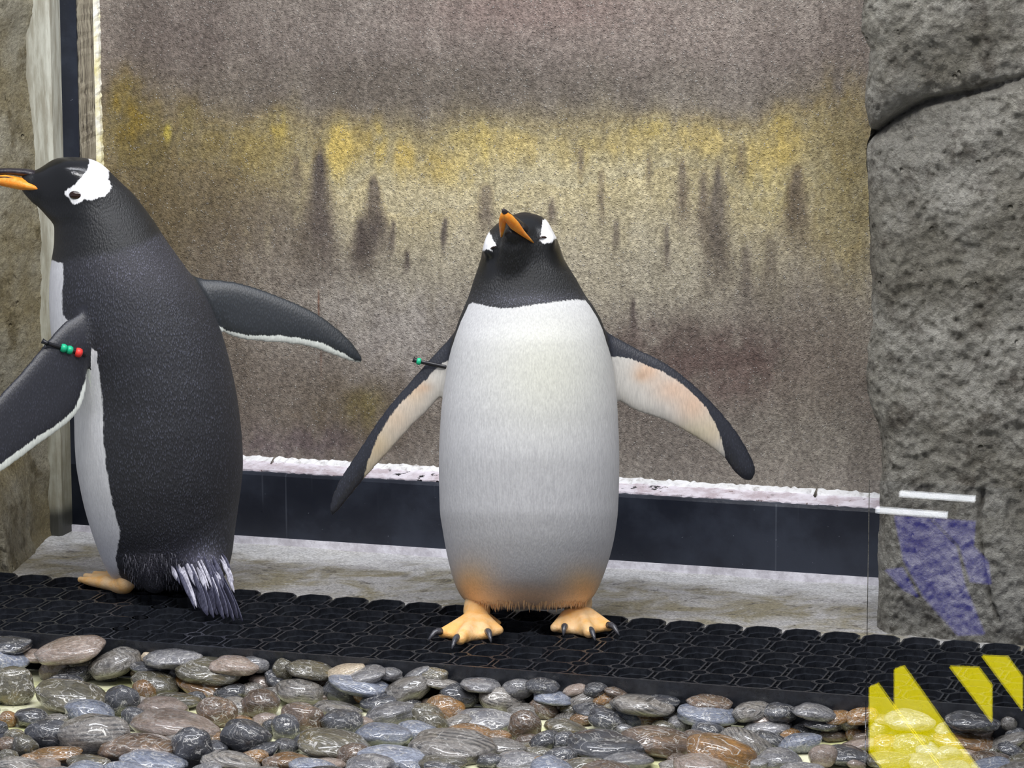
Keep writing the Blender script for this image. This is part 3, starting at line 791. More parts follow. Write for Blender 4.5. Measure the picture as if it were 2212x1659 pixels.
crop(1700, 1300, 4.32, [(420, 1025, 190, 80, 10, 'g'), (420, 1135, 180, 60, 5, 'k'), (640, 1125, 100, 80, 0, 'o'), (620, 1240, 75, 65, 0, 'a'), (830, 1065, 150, 75, -10, 'a'), (1280, 1105, 220, 85, 3, 'g'), (870, 1220, 130, 110, 0, 'o'),
    (1870, 1115, 240, 80, 5, 'k'), (2180, 1135, 70, 70, 0, 'b'), (1660, 1190, 170, 60, 0, 'g'), (1700, 1310, 300, 90, 10, 'a'), (1150, 1330, 180, 100, 0, 'o'), (1500, 1430, 130, 80, 0, 'g'), (2060, 1320, 210, 70, -20, 'b'),
    (2100, 1400, 150, 80, 30, 'k'), (1930, 1500, 200, 80, 10, 'n'), (680, 1340, 180, 70, -10, 't'), (560, 1440, 200, 90, 5, 'k'), (950, 1480, 200, 80, 0, 'o'), (1250, 1490, 150, 70, 0, 'g'), (1620, 1520, 150, 60, 0, 'n'),
    (2170, 1480, 80, 80, 0, 'k'), (1420, 1240, 140, 60, 0, 'g')])
rp = random.Random(12)
def front_y(x): return 1363 + (x - 169) * (1534 - 1363) / (2212 - 169) if x > 169 else 1363 + (x - 169) * .13
def covered(x, y, k=.86):
    for (a, b, rx, ry, an, ty) in PL:
        if ((x - a) / rx) ** 2 + ((y - b) / ry) ** 2 < k * k: return True
    return False
tries = 0
while tries < 9000 and len(PL) < 272:
    tries += 1
    x = rp.uniform(-40, 2250); y = rp.uniform(1390, 1705)
    if y < front_y(x) + 40 or covered(x, y, .92): continue
    
    rx = rp.uniform(20, 38) if y < 1655 else rp.uniform(34, 60)
    PL.append((x, y, rx, rx * rp.uniform(.42, .6), rp.uniform(-15, 15), rp.choice('kkgbbnaosstog')))
SPECIAL = {}
pcount = {}
INFO = []
def add_pebbles():
    for i, (px, py, rx, ry, an, ty) in enumerate(PL):
        r = random.Random(i * 7 + 1)
        d = onz(px, py, BED + .02)
        dist = float(np.dot(d - CAM, FWD))
        s = dist / FPX
        rx *= 1.10; ry *= 1.10
        a = rx * s
        b = a * r.uniform(.72, .95)
        sd = sp + .09
        b = min(b, ry * s / sd * .85)
        c = math.sqrt(max((ry * s) ** 2 - (b * sd) ** 2, (.30 * a) ** 2)) / .965
        c = min(c, .95 * a)
        zc = BED + c * .72
        if front_y(px) + 30 > py: zc = BED + c * .9
        p = onz(px, py, zc)
        # keep clear of the mat's front rim
        dep = float(np.dot(p - MB, NN)) + b * .98
        if dep > -matfront - .002:
            p = p - NN * (dep + matfront + .002)
            q = p - CAM; cc_ = _R @ q
            yy = CY + FPX * cc_[1] / cc_[2]
            zc += -(py - yy) / FPX * cc_[2]
            zc = max(zc, BED + c * .7); zc = min(zc, -.012)
            p[2] = zc
        if float(np.dot(p - MB, NN)) - b < DG + .012:
            if px > 1780: continue
        me = SH[r.randrange(len(SH))]
        key = (me.name, ty)
        if key not in pcount:
            m2 = me.copy(); m2.materials.append(PM[ty][0]); pcount[key] = m2
        o = bpy.data.objects.new('river_pebble', pcount[key])
        COL.objects.link(o)
        o.location = p
        o.scale = (a, b, c)
        o.rotation_euler = (r.uniform(-.12, .12), R_(an), r.uniform(-.25, .25))
        size = 'large' if rx > 48 else ('medium' if rx > 28 else 'small')
        asp = ry / rx
        shape = 'long' if asp < .36 else ('plump' if asp > .6 else 'oval')
        near = py - front_y(px) < 62
        where = 'lying against the black mat rim' if near else ('in the open pebble bed' if py < 1610 else 'in the pebble bed away from the mats')
        INFO.append((o, px, py, rx, size, shape, PM[ty][1], where))
    def lab0(t_): return f'{t_[4]} {t_[5]} {t_[6]} wet pebble {t_[7]}'
    cnt = {}
    for t_ in INFO: cnt[lab0(t_)] = cnt.get(lab0(t_), 0) + 1
    for t_ in INFO:
        lab = lab0(t_)
        if cnt[lab] > 1:
            nb = sorted((math.hypot(q[1] - t_[1], 2 * (q[2] - t_[2])), q[4], q[6]) for q in INFO if q is not t_ and q[6] != t_[6])
            wh = {'lying against the black mat rim': 'by the rim', 'in the open pebble bed': 'in the bed'}.get(t_[7], 'away from the mats')
            lab = f'{t_[4]} {t_[5]} {t_[6]} pebble {wh} beside a {nb[0][1]} {nb[0][2]} one'
        tag(t_[0], lab, 'pebble', lab.replace(' pebble ', ' pebbles ', 1))
add_pebbles()
# =================================================================== PENGUINS
def surface_nets(Fv, org, h):
    nx, ny, nz = Fv.shape
    S = Fv < 0
    cnt = np.zeros((nx - 1, ny - 1, nz - 1), np.int8)
    offs = [(a, b, c_) for a in (0, 1) for b in (0, 1) for c_ in (0, 1)]
    for a, b, c_ in offs: cnt += S[a:nx - 1 + a, b:ny - 1 + b, c_:nz - 1 + c_]
    act = (cnt > 0) & (cnt < 8)
    I, J, K = np.nonzero(act)
    ids = np.full(act.shape, -1, np.int32); ids[I, J, K] = np.arange(len(I))
    acc = np.zeros((len(I), 3)); n = np.zeros(len(I))
    val = {o: Fv[I + o[0], J + o[1], K + o[2]] for o in offs}
    for a in offs:
        for ax in range(3):
            if a[ax]: continue
            b = list(a); b[ax] = 1; b = tuple(b)
            fa, fb = val[a], val[b]
            cr_ = (fa < 0) != (fb < 0)
            t_ = np.where(cr_, fa / np.where(cr_, fa - fb, 1), 0)
            for x in range(3):
                acc[:, x] += np.where(cr_, a[x] + (t_ if x == ax else 0), 0)
            n += cr_
    P = (acc / n[:, None] + np.stack([I, J, K], 1)) * h + np.asarray(org)
    faces = []
    for ax in range(3):
        sl = [slice(1, -1)] * 3
        lo = [slice(1, -1)] * 3; hi = [slice(1, -1)] * 3
        lo[ax] = slice(0, -1); hi[ax] = slice(1, None)
        A, B = S[tuple(lo)], S[tuple(hi)]
        E_ = np.nonzero(A != B)
        g = [e.copy() for e in E_]
        o1, o2 = (ax + 1) % 3, (ax + 2) % 3
        g[o1] += 1; g[o2] += 1
        ins = A[E_]
        def cid(d1, d2):
            c_ = [x.copy() for x in g]; c_[o1] += d1; c_[o2] += d2
            return ids[c_[0], c_[1], c_[2]]
        q = np.stack([cid(-1, -1), cid(0, -1), cid(0, 0), cid(-1, 0)], 1)
        q[~ins] = q[~ins][:, ::-1]
        faces.append(q)
    return P, np.concatenate(faces)

def prof(y, table, col):
    """smooth interpolation of a table of rows"""
    ys_ = np.array([r[0] for r in table], float); vs = np.array([r[col] for r in table], float)
    # monotone cubic (Fritsch-Carlson)
    h_ = np.diff(ys_); d = np.diff(vs) / h_
    mm = np.zeros_like(vs); mm[1:-1] = np.where(d[:-1] * d[1:] > 0, 2 * d[:-1] * d[1:] / (d[:-1] + d[1:] + 1e-12), 0)
    mm[0], mm[-1] = d[0], d[-1]
    y = np.clip(y, ys_[0], ys_[-1])
    i = np.clip(np.searchsorted(ys_, y) - 1, 0, len(h_) - 1)
    s = (y - ys_[i]) / h_[i]
    return ((2 * s ** 3 - 3 * s ** 2 + 1) * vs[i] + (s ** 3 - 2 * s ** 2 + s) * h_[i] * mm[i] + (-2 * s ** 3 + 3 * s ** 2) * vs[i + 1] + (s ** 3 - s ** 2) * h_[i] * mm[i + 1])

def smin(a, b, k):
    h_ = np.clip(.5 + .5 * (b - a) / k, 0, 1)
    return b * (1 - h_) + a * h_ - k * h_ * (1 - h_)
def cone(X, Y, D, p, r1, q, r2):
    p = np.array(p, float); q = np.array(q, float); d = q - p; L = d @ d
    t_ = np.clip(((X - p[0]) * d[0] + (Y - p[1]) * d[1] + (D - p[2]) * d[2]) / L, 0, 1)
    return np.sqrt((X - p[0] - t_ * d[0]) ** 2 + (Y - p[1] - t_ * d[1]) ** 2 + (D - p[2] - t_ * d[2]) ** 2) - (r1 + (r2 - r1) * t_)
def seg_dist(x, y, poly, closed=False):
    best = np.full(x.shape, 1e9); n = len(poly)
    arc = np.zeros_like(best); run = 0
    for i in range(n if closed else n - 1):
        a = np.array(poly[i], float); b = np.array(poly[(i + 1) % n], float); d = b - a; L = math.hypot(*d)
        t_ = np.clip(((x - a[0]) * d[0] + (y - a[1]) * d[1]) / (L * L), 0, 1)
        ds = np.hypot(x - a[0] - t_ * d[0], y - a[1] - t_ * d[1])
        u_ = ds < best
        arc = np.where(u_, run + t_ * L, arc); best = np.where(u_, ds, best); run += L
    return best, arc / run
def in_poly(x, y, poly):
    ins = np.zeros(x.shape, bool); n = len(poly)
    for i in range(n):
        x1, y1 = poly[i]; x2, y2 = poly[(i + 1) % n]
        c_ = ((y1 > y) != (y2 > y)) & (x < (x2 - x1) * (y - y1) / (y2 - y1 + 1e-9) + x1)
        ins ^= c_
    return ins
def poly_sd(x, y, poly):
    """positive inside"""
    d, _ = seg_dist(x, y, poly, True)
    return np.where(in_poly(x, y, poly), d, -d)
def densify(poly, n=4):
    """Catmull-Rom through the points of an open polyline"""
    P = [np.array(p, float) for p in poly]; out = []
    for i in range(len(P) - 1):
        p0, p1, p2, p3 = P[max(i - 1, 0)], P[i], P[i + 1], P[min(i + 2, len(P) - 1)]
        for k in range(n):
            t_ = k / n
            out.append(tuple(.5 * (2 * p1 + (p2 - p0) * t_ + (2 * p0 - 5 * p1 + 4 * p2 - p3) * t_ ** 2 + (3 * p1 - p0 - 3 * p2 + p3) * t_ ** 3)))
    out.append(tuple(P[-1]))
    return out

class Bird:
    def __init__(s, name, ground_px, rows, cones, flippers, bbox, label):
        s.name, s.rows, s.cones, s.fl, s.bb = name, rows, cones, flippers, bbox
        s.g = onz(ground_px[0], ground_px[1], 0)
        s.Z0 = float(np.dot(s.g - CAM, FWD)); s.S = FPX / s.Z0         # pixels per metre at the bird
        s.gy = ground_px[1]
        s.root = empty(name, s.g)
        tag(s.root, label, 'penguin')
        for f in s.fl:
            f['lead'] = densify(f['lead']); f['trail'] = densify(f['trail'])
            f['poly'] = f['lead'] + f['trail'][1:]
    def w(s, X, Y, D):
        """model units -> metres, relative to the bird's feet"""
        X, Y, D = (np.asarray(a, float) for a in (X, Y, D))
        z = s.Z0 + D / s.S
        r = FWD + ((X - CX) / FPX)[..., None] * RIGHT + ((Y - CY) / FPX)[..., None] * DOWN
        return CAM + r * z[..., None] - s.g
    def row(s, Y):
        xl, xr, hd, off = (prof(Y, s.rows, c_) for c_ in (1, 2, 3, 4))
        cd = -.175 * (s.gy - Y) + off
        return (xl + xr) / 2, np.maximum((xr - xl) / 2, .5), np.maximum(hd, .5), cd
    def flip(s, f, X, Y, D):
        """signed distance of a flipper, with the coordinates used to colour it"""
        pl = f['d0'] + f['gx'] * (X - f['r'][0]) + f['gy'] * (Y - f['r'][1]) + f.get('q', 0) * ((X - f['r'][0]) ** 2 + (Y - f['r'][1]) ** 2)
        n = (D - pl) / math.sqrt(1 + f['gx'] ** 2 + f['gy'] ** 2)
        return n
    def body(s, mat, colour, h=4.0):
        x0, x1, y0, y1, d0, d1 = s.bb
        ax = [np.arange(a, b + h, h, dtype=np.float32) for a, b in ((x0, x1), (y0, y1), (d0, d1))]
        Yr = ax[1].astype(float)
        cx_, hw, hd, cd = (a.astype(np.float32) for a in s.row(Yr))
        ex = s.rows[0][5] if len(s.rows[0]) > 5 else 2.0
        X = ax[0][:, None, None]; Y = ax[1][None, :, None]; D = ax[2][None, None, :]
        q = np.sqrt(((X - cx_[None, :, None]) / hw[None, :, None]) ** 2 + ((D - cd[None, :, None]) / hd[None, :, None]) ** 2)
        G = (q - 1) * np.minimum(hw, hd)[None, :, None]
        G = np.maximum(G, np.maximum(s.rows[0][0] - Y, Y - s.rows[-1][0]))
        for (p, r1, p2, r2, k) in s.cones:
            lo = np.minimum(np.array(p) - r1, np.array(p2) - r2) - k - 8; hi = np.maximum(np.array(p) + r1, np.array(p2) + r2) + k + 8
            sl = tuple(slice(max(0, int((lo[i] - ax[i][0]) / h)), max(1, int((hi[i] - ax[i][0]) / h) + 2)) for i in range(3))
            Xs, Ys, Ds = ax[0][sl[0]][:, None, None], ax[1][sl[1]][None, :, None], ax[2][sl[2]][None, None, :]
            G[sl] = smin(G[sl], cone(Xs, Ys, Ds, p, r1, p2, r2), k)
        for f in s.fl:
            pts = np.array(f['poly']); lo = pts.min(0) - 20; hi = pts.max(0) + 20
            sl = tuple(slice(max(0, int((lo[i] - ax[i][0]) / h)), max(1, int((hi[i] - ax[i][0]) / h) + 2)) for i in range(2))
            Xs, Ys = np.meshgrid(ax[0][sl[0]], ax[1][sl[1]], indexing='ij')
            sd = poly_sd(Xs.astype(float), Ys.astype(float), f['poly'])
            n = s.flip(f, Xs[..., None], Ys[..., None], ax[2][None, None, :])
            th = f['th'] * (1 - np.exp(-np.maximum(sd, 0) / 13.0)) + 2.2
            rt = np.hypot(Xs - f['r'][0], Ys - f['r'][1]); th = th * (1 + .5 * np.exp(-rt / 60))
            e = np.where(sd[..., None] > 0, np.abs(n) - th[..., None], np.sqrt(np.minimum(sd, 0)[..., None] ** 2 + np.maximum(np.abs(n) - 2.2, 0) ** 2))
            G[sl[0], sl[1], :] = smin(G[sl[0], sl[1], :], e, 12.0)
        P, F = surface_nets(G, (x0, y0, d0), h)
        # relax a little
        E1 = np.concatenate([F[:, [0, 1]], F[:, [1, 2]], F[:, [2, 3]], F[:, [3, 0]]])
        for it in range(3):
            acc = np.zeros_like(P); cn = np.zeros(len(P))
            for a, b in ((0, 1), (1, 0)):
                for x in range(3): acc[:, x] += np.bincount(E1[:, a], P[E1[:, b], x], len(P))
                cn += np.bincount(E1[:, a], minlength=len(P))
            P = P + (acc / cn[:, None] - P) * (.5 if it % 2 == 0 else -.35)
        Wd = s.w(P[:, 0], P[:, 1], P[:, 2])
        o = mesh_obj('body', Wd, F, mat, s.root)
        field, dark, light, wet = colour(s, P[:, 0], P[:, 1], P[:, 2])
        at_ = o.data.attributes.new('pale', 'FLOAT', 'POINT'); at_.data.foreach_set('value', field.astype(np.float32))
        at_ = o.data.attributes.new('wet', 'FLOAT', 'POINT'); at_.data.foreach_set('value', wet.astype(np.float32))
        for nm, c_ in (('dark_col', dark), ('light_col', light)):
            ca = o.data.color_attributes.new(nm, 'FLOAT_COLOR', 'POINT')
            arr = np.ones((len(P), 4), np.float32); arr[:, :3] = srgb_np(c_, 1.15); ca.data.foreach_set('color', arr.ravel())
        return o
    def part(s, name, VF, mat, parent=None, smooth=True):
        V, F = VF
        V = np.array(V)
        return mesh_obj(name, s.w(V[:, 0], V[:, 1], V[:, 2]), F, mat, parent or s.root, smooth)

def mat_plumage():
    t = NT('plumage')
    tc = t.coord('Object'); vs = t.coord('Object', (1, 1, .35)); vz = t.coord('Object', (1, 1, .12))
    fine = t.noise(vs, 420, 4, .7); soft = t.noise(tc, 60, 4, .6); streak = t.noise(vz, 420, 3, .6)
    edge = t.math('ADD', t.math('MULTIPLY', t.math('SUBTRACT', t.noise(vz, 330, 3, .7), .5), 10.0), t.math('MULTIPLY', t.math('SUBTRACT', soft, .5), 8.0))
    f = t.mr(t.math('ADD', t.attr('pale'), edge), -1.6, 1.6, smooth=True)
    dk, lt = t.attr('dark_col', 'Color'), t.attr('light_col', 'Color')
    wet = t.attr('wet')
    vor = t.n('ShaderNodeTexVoronoi'); vor.inputs['Scale'].default_value = 430; t.l(vs, vor.inputs['Vector'])
    speck = t.math('MULTIPLY', t.mr(vor.outputs['Distance'], .12, .42, 1, 0, True), t.mr(t.noise(tc, 25, 3), .3, .7, .35, 1))
    speck = t.math('MULTIPLY', speck, t.mr(wet, 0, 1, .8, 0))
    dkc = t.mix(t.math('MULTIPLY', speck, .75), t.mix(1.0, dk, (.62, .62, .62, 1), 'MULTIPLY'), t.mix(1.0, dk, (5.0, 5.1, 5.5, 1), 'MULTIPLY'))
    ltc = t.mix(t.mr(streak, .3, .7), t.mix(1.0, lt, (.84, .84, .85, 1), 'MULTIPLY'), t.mix(1.0, lt, (1.10, 1.10, 1.10, 1), 'MULTIPLY'))
    c = t.mix(f, dkc, ltc)
    nb = t.bump(t.math('ADD', t.math('MULTIPLY', fine, .7), t.math('MULTIPLY', vor.outputs['Distance'], -.6)), .6, .0025)
    nd_ = nb.node; t.l(t.math('MULTIPLY', t.mr(f, 0, 1, .65, .16), t.mr(wet, .3, .8, 1, .12)), nd_.inputs['Strength'])
    return t.set(Base_Color=c, Roughness=t.math('MAXIMUM', t.math('SUBTRACT', .60, t.math('MULTIPLY', wet, .30)), .16), Specular_IOR_Level=t.mr(f, 0, 1, .5, .25), Normal=nb, Sheen_Weight=.02, Sheen_Roughness=.5)
M_PLUM = mat_plumage()
M_ORANGE = mat_simple('orange_bill', srgb(226, 126, 28, 1.25), .35, .5, 60, srgb(238, 158, 60, 1.2), .0006, 500)
M_HORN = mat_simple('dark_horn', srgb(34, 30, 36), .3, .5, 80, srgb(58, 52, 54), .0006, 300)
M_EYE = mat_simple('dark_eye', srgb(40, 22, 16), .08, .6)
t = NT('foot_skin'); v = t.coord('Object')
a_ = t.noise(v, 30, 4, .6); b_ = t.noise(v, 160, 4, .7)
c = t.mix(t.mr(a_, .35, .65, smooth=True), srgb(248, 182, 106, 1.12), srgb(252, 200, 150, 1.12))
c = t.mix(t.mr(b_, .60, .72, 0, .45, True), c, srgb(222, 156, 104))
M_FOOT = t.set(Base_Color=c, Roughness=.5, Subsurface_Weight=.15, Subsurface_Radius=(.01, .004, .002), Subsurface_Scale=.3, Normal=t.bump(t.math('ADD', a_, b_), .6, .002))
M_CLAW = mat_simple('claw_horn', srgb(52, 52, 58), .28, .6, 200, srgb(84, 84, 88))
M_STRAP = mat_simple('black_plastic', srgb(24, 24, 28), .35, .5)
M_GREEN = mat_simple('green_bead', srgb(22, 168, 122, 1.2), .35, .5)
M_RED = mat_simple('red_bead', srgb(222, 58, 52, 1.2), .4, .5)
M_TAILD = mat_simple('tail_dark', srgb(50, 50, 66), .5, .4, 300, srgb(96, 96, 116), .001, 500, (1, 1, .2))
M_TAILW = mat_simple('tail_white', srgb(206, 204, 214, 1.1), .55, .3, 260, srgb(150, 148, 160), .001, 500, (1, 1, .2))

# ------------------------------------------------------------------ the penguin facing the glass
RF = [ # row, left, right, half depth, depth offset
    (458, 1130, 1136, 3, 26), (461, 1116, 1152, 18, 26), (468, 1097, 1171, 36, 26), (480, 1078, 1184, 54, 26), (500, 1057, 1194, 68, 26), (520, 1047, 1203, 76, 25), (560, 1038, 1219, 84, 22),
    (600, 1025, 1243, 97, 18), (640, 1012, 1266, 112, 12), (660, 1004, 1281, 120, 8), (700, 988, 1302, 134, 2), (740, 977, 1313, 146, -6), (800, 965, 1325, 158, -12), (900, 952, 1335, 172, -20),
    (1000, 948, 1338, 180, -24), (1100, 950, 1335, 180, -22), (1150, 957, 1329, 176, -18), (1200, 966, 1318, 166, -12), (1250, 979, 1301, 148, -6), (1285, 994, 1284, 124, 0), (1302, 1012, 1266, 100, 2), (1312, 1040, 1240, 70, 4), (1317, 1080, 1200, 30, 4)]
DH = -.175 * (1345 - 545)
CF = [((1130, 548, DH + 22), 66, (1110, 506, DH - 84), 21, 26),
      ((1112, 606, DH - 12), 46, (1108, 535, DH - 68), 27, 9),
      ((1178, 518, DH - 22), 20, (1172, 508, DH - 26), 17, 14), ((1064, 538, DH - 22), 20, (1064, 528, DH - 26), 17, 14)]
FF = [dict(lead=[(1010, 690), (985, 716), (940, 764), (885, 826), (832, 888), (790, 950), (752, 1008), (727, 1050), (713, 1092), (716, 1114)],
           trail=[(716, 1114), (728, 1106), (746, 1084), (790, 1030), (832, 984), (880, 930), (925, 885), (955, 852), (985, 830), (1030, 800), (1030, 720)],
           r=(1000, 760), d0=-85, gx=-.10, gy=.0, q=.00012, th=9, side=-1),
      dict(lead=[(1285, 694), (1310, 716), (1370, 750), (1440, 786), (1500, 832), (1550, 882), (1592, 934), (1620, 982), (1632, 1016), (1622, 1040)],
           trail=[(1622, 1040), (1604, 1034), (1584, 1016), (1565, 990), (1530, 962), (1480, 931), (1430, 906), (1380, 889), (1342, 868), (1310, 845), (1260, 800), (1260, 720)],
           r=(1290, 760), d0=-85, gx=.10, gy=.0, q=.00012, th=9, side=1)]
front = Bird('gentoo_penguin', (1138, 1345), RF, CF, FF, (690, 1656, 444, 1328, -330, 150), 'penguin with a white belly facing the glass, flippers spread and bill raised')

def tint(base, X, Y, items):
    out = np.repeat(np.array([base], float), len(X), 0)
    for (x, y, rx, ry, c_, a) in items:
        w_ = (a * np.exp(-(((X - x) / rx) ** 2 + ((Y - y) / ry) ** 2)))[:, None]
        out = out * (1 - w_) + np.array(c_, float) * w_
    return out
def flipper_field(s, f, X, Y, D, ventral):
    """>0 pale.  ventral = pale underside with dark leading margin and tip; else dark top with pale trailing edge"""
    dl, al = seg_dist(X, Y, f['lead']); dt, at_ = seg_dist(X, Y, f['trail'])
    if ventral:
        m_ = np.interp(al, [0, .12, .2, .45, .6, .72, .84, 1.0], [46, 44, 26, 15, 17, 30, 52, 130])
        return dl - m_
    m_ = np.interp(at_, [0, .03, .10, .2, .45, .7, .78, 1], [0, 2, 10, 15, 14, 8, 0, 0])
    return np.where(m_ > 0, m_ - dt, -20)
def col_front(s, X, Y, D):
    cx_, hw, hd, cd = s.row(Y)
    th = np.degrees(np.arctan2((X - cx_) / hw, -(D - cd) / hd))       # 0 towards the glass
    bib = np.interp(X, [940, 1005, 1020, 1045, 1075, 1105, 1135, 1165, 1200, 1240, 1270, 1285, 1340], [700, 664, 653, 659, 665, 665, 661, 656, 651, 648, 649, 656, 700])
    lim = np.interp(Y, [640, 660, 700, 740, 780, 840, 1000, 1200, 1320], [69, 71, 75, 80, 90, 98, 104, 106, 108])
    field = np.minimum((Y - bib), (lim - np.abs(th)) * math.pi / 180 * hw)
    # pale patches over the eyes
    eyeR = [(1166, 512), (1170, 496), (1172, 476), (1186, 470), (1220, 478), (1226, 500), (1216, 512), (1200, 516), (1190, 524), (1172, 526), (1164, 520)]
    eyeL = [(1066, 544), (1060, 536), (1072, 531), (1070, 525), (1064, 515), (1058, 503), (1040, 488), (1016, 500), (1016, 538), (1044, 542), (1052, 538)]
    hd_ok = (D < DH + 70)
    for p in (eyeR, eyeL):
        field = np.where((Y < 600) & hd_ok, np.maximum(field, poly_sd(X, Y, p)), field)
    light = tint((192, 192, 193), X, Y, [(1180, 800, 140, 140, (194, 194, 176), .7), 
        (1015, 1272, 45, 50, (236, 192, 134), .9), (1262, 1272, 50, 42, (236, 196, 142), .9), (1140, 1288, 110, 26, (216, 184, 150), .8)])
    bright = (Y < 600)[:, None]; light = np.where(bright, np.array([[236, 238, 240]]), light)
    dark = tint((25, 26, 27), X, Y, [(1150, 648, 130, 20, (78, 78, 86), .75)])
    wet = np.exp(-(((X - 1130) / 75) ** 2 + ((Y - 478) / 34) ** 2)) * 1.3 + np.exp(-(((X - 1205) / 30) ** 2 + ((Y - 545) / 40) ** 2)) * 1.2 + np.exp(-(((X - 1055) / 25) ** 2 + ((Y - 570) / 40) ** 2)) * 1.2
    for f in s.fl:
        n = s.flip(f, X, Y, D)
        on = (np.abs(n) < 24) & (poly_sd(X, Y, f['poly']) > -14) & (((X - cx_) * f['side']) > hw * .93)
        fv = np.where(n < 1.0, flipper_field(s, f, X, Y, D, True), flipper_field(s, f, X, Y, D, False))
        field = np.where(on, fv, field)
        dl, al = seg_dist(X, Y, f['lead']); dt, _ = seg_dist(X, Y, f['trail'])
        fl_ = np.repeat(np.array([[184, 181, 174]], float), len(X), 0)
        if f['side'] > 0:
            pk = [(1400, 800, 30, 25, (200, 166, 138), .8), (1455, 840, 45, 30, (202, 172, 148), .8), (1500, 875, 40, 45, (200, 168, 142), .8), (1540, 930, 35, 40, (190, 172, 144), .7), (1385, 812, 14, 12, (176, 148, 124), .7), (1500, 935, 40, 25, (190, 180, 150), .6)]
        else:
            pk = [(890, 840, 35, 40, (188, 164, 136), .85), (850, 900, 40, 40, (188, 168, 144), .85), (810, 960, 40, 45, (178, 158, 126), .85), (915, 838, 16, 10, (176, 148, 124), .7), (780, 1010, 30, 40, (180, 164, 132), .8)]
        for (x, y, rx, ry, c_, a) in pk:
            w_ = (a * np.exp(-(((X - x) / rx) ** 2 + ((Y - y) / ry) ** 2)))[:, None]; fl_ = fl_ * (1 - w_) + np.array(c_, float) * w_
        light = np.where(on[:, None], fl_, light)
        dark = np.where(on[:, None], np.array([[46, 48, 56]]), dark)
        wet = np.where(on, .7, wet)
    return field, dark, light, np.clip(wet, 0, 1.6)
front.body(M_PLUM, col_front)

def loft(path, radii, n=12, squash=None): return tube(path, radii, n, True, squash)
# bill
tip = (1089, 458, DH - 176)
jaw = [(1152, 524, DH - 62), (1143, 516, DH - 78), (1128, 503, DH - 104), (1112, 487, DH - 132), (1099, 472, DH - 156), (1091, 462, DH - 172), tip]
bl = empty  # noqa
b_up = front.part('upper_bill', loft([(1120, 496, DH - 70), (1112, 484, DH - 108), (1102, 473, DH - 140), (1093, 462, DH - 166), (1088, 455, DH - 180), (1087, 454, DH - 186)], [(22, 16), (16, 13), (12, 10), (8, 8), (5, 5), (1, 1)], 14, (0, .8, -.6)), M_HORN)
tag(b_up, 'dark upper half of the raised bill')
lb = front.part('lower_bill', loft(jaw, [1.5, 3.2, 6.5, 11, 10.5, 7.5, 2.5], 12), M_ORANGE)
tag(lb, 'orange side of the lower bill')
front.part('lower_bill', loft([(1083, 511, DH - 80), (1084, 500, DH - 98), (1085, 486, DH - 128), (1086, 474, DH - 152), (1088, 464, DH - 170), tip], [2.5, 5, 7.5, 8, 7, 2.5], 12), M_ORANGE)
# closed eyes
front.part('eyelid', loft([(1164, 515, DH - 52), (1170, 512.5, DH - 50), (1177, 512.5, DH - 44), (1184, 515, DH - 36)], [1, 2.6, 2.6, 1], 8), M_EYE)
front.part('eyelid', loft([(1058, 538, DH - 38), (1064, 535, DH - 46), (1071, 532, DH - 52)], [1, 2.4, 1], 8), M_EYE)

def foot(bird, ankle, toes, claws, top_r, hind=None, sub=True):
    """ankle px, toes [(root px, tip px, r_root, r_tip)], webs join neighbouring toes; metres, z up"""
    def g(p, z): return onz(p[0], p[1], z) - bird.g
    caps = []
    A = g(ankle, .026)
    S = []
    for (a, b, r1, r2) in toes:
        S.append((g(a, .016), g(b, r2 + .001), r1, r2))
    all_ = [(p, r1, q, r2, .008) for (p, q, r1, r2) in S]
    web = []
    for i in range(len(S) - 1):
        (p1, q1, _, _), (p2, q2, _, _) = S[i], S[i + 1]
        for t_ in (.2, .35, .5, .65, .8):
            L = .97 - .24 * math.sin(t_ * math.pi)
            p = p1 * (1 - t_) + p2 * t_; q = q1 * (1 - t_) + q2 * t_
            e = p + (q - p) * L
            p = p.copy(); e = e.copy(); p[2] = .015; e[2] = .0062
            web.append((p, .0085, e, .0052, .008))
    mid = sum((s_[0] for s_ in S)) / len(S)
    leg = [(A + np.array([0, .014, .012]), top_r * 1.0, A, top_r * .95, .01), (A, top_r * .95, mid * .8 + A * .2 - np.array([0, 0, .006]), .015, .014)]
    if hind: leg.append((g(hind[0], .014), .006, g(hind[1], .008), .004, .006))
    pts = np.array([x for (p, r1, q, r2, k) in all_ + leg for x in (p, q)])
    lo = pts.min(0) - .035; hi = pts.max(0) + .035
    lo[2] = -.006
    h = .0022
    ax = [np.arange(lo[i], hi[i] + h, h) for i in range(3)]
    X, Y, Z = ax[0][:, None, None], ax[1][None, :, None], ax[2][None, None, :]
    G = None
    for (p, r1, q, r2, k) in all_ + web + leg:
        d = cone(X, Y, Z, p, r1, q, r2)
        G = d if G is None else smin(G, d, k)
    G = np.maximum(G, -(Z - .0002) + 0 * X)
    P, F = surface_nets(G, lo, h)
    fo = mesh_obj('foot', P, F, M_FOOT, bird.root)
    for (a, b) in claws:
        p = g(a, .014); q = g(b, .002)
        m_ = (p + q) / 2 + np.array([0, 0, .006])
        V, Fc = tube([p, p * .5 + m_ * .5 + np.array([0, 0, .001]), m_, q * .6 + m_ * .4, q], [.0058, .0056, .0046, .003, .0008], 10)
        mesh_obj('claw', V, Fc, M_CLAW, fo)
    return fo
foot(front, (1030, 1322), [((1008, 1343), (957, 1367), .013, .0085), ((1022, 1346), (994, 1381), .014, .0095), ((1040, 1346), (1052, 1370), .012, .008), ((1050, 1343), (1078, 1361), .011, .0075)],
     [((953, 1364), (924, 1385)), ((990, 1376), (976, 1402)), ((1053, 1364), (1061, 1388))], .020, ((1058, 1334), (1078, 1346)))
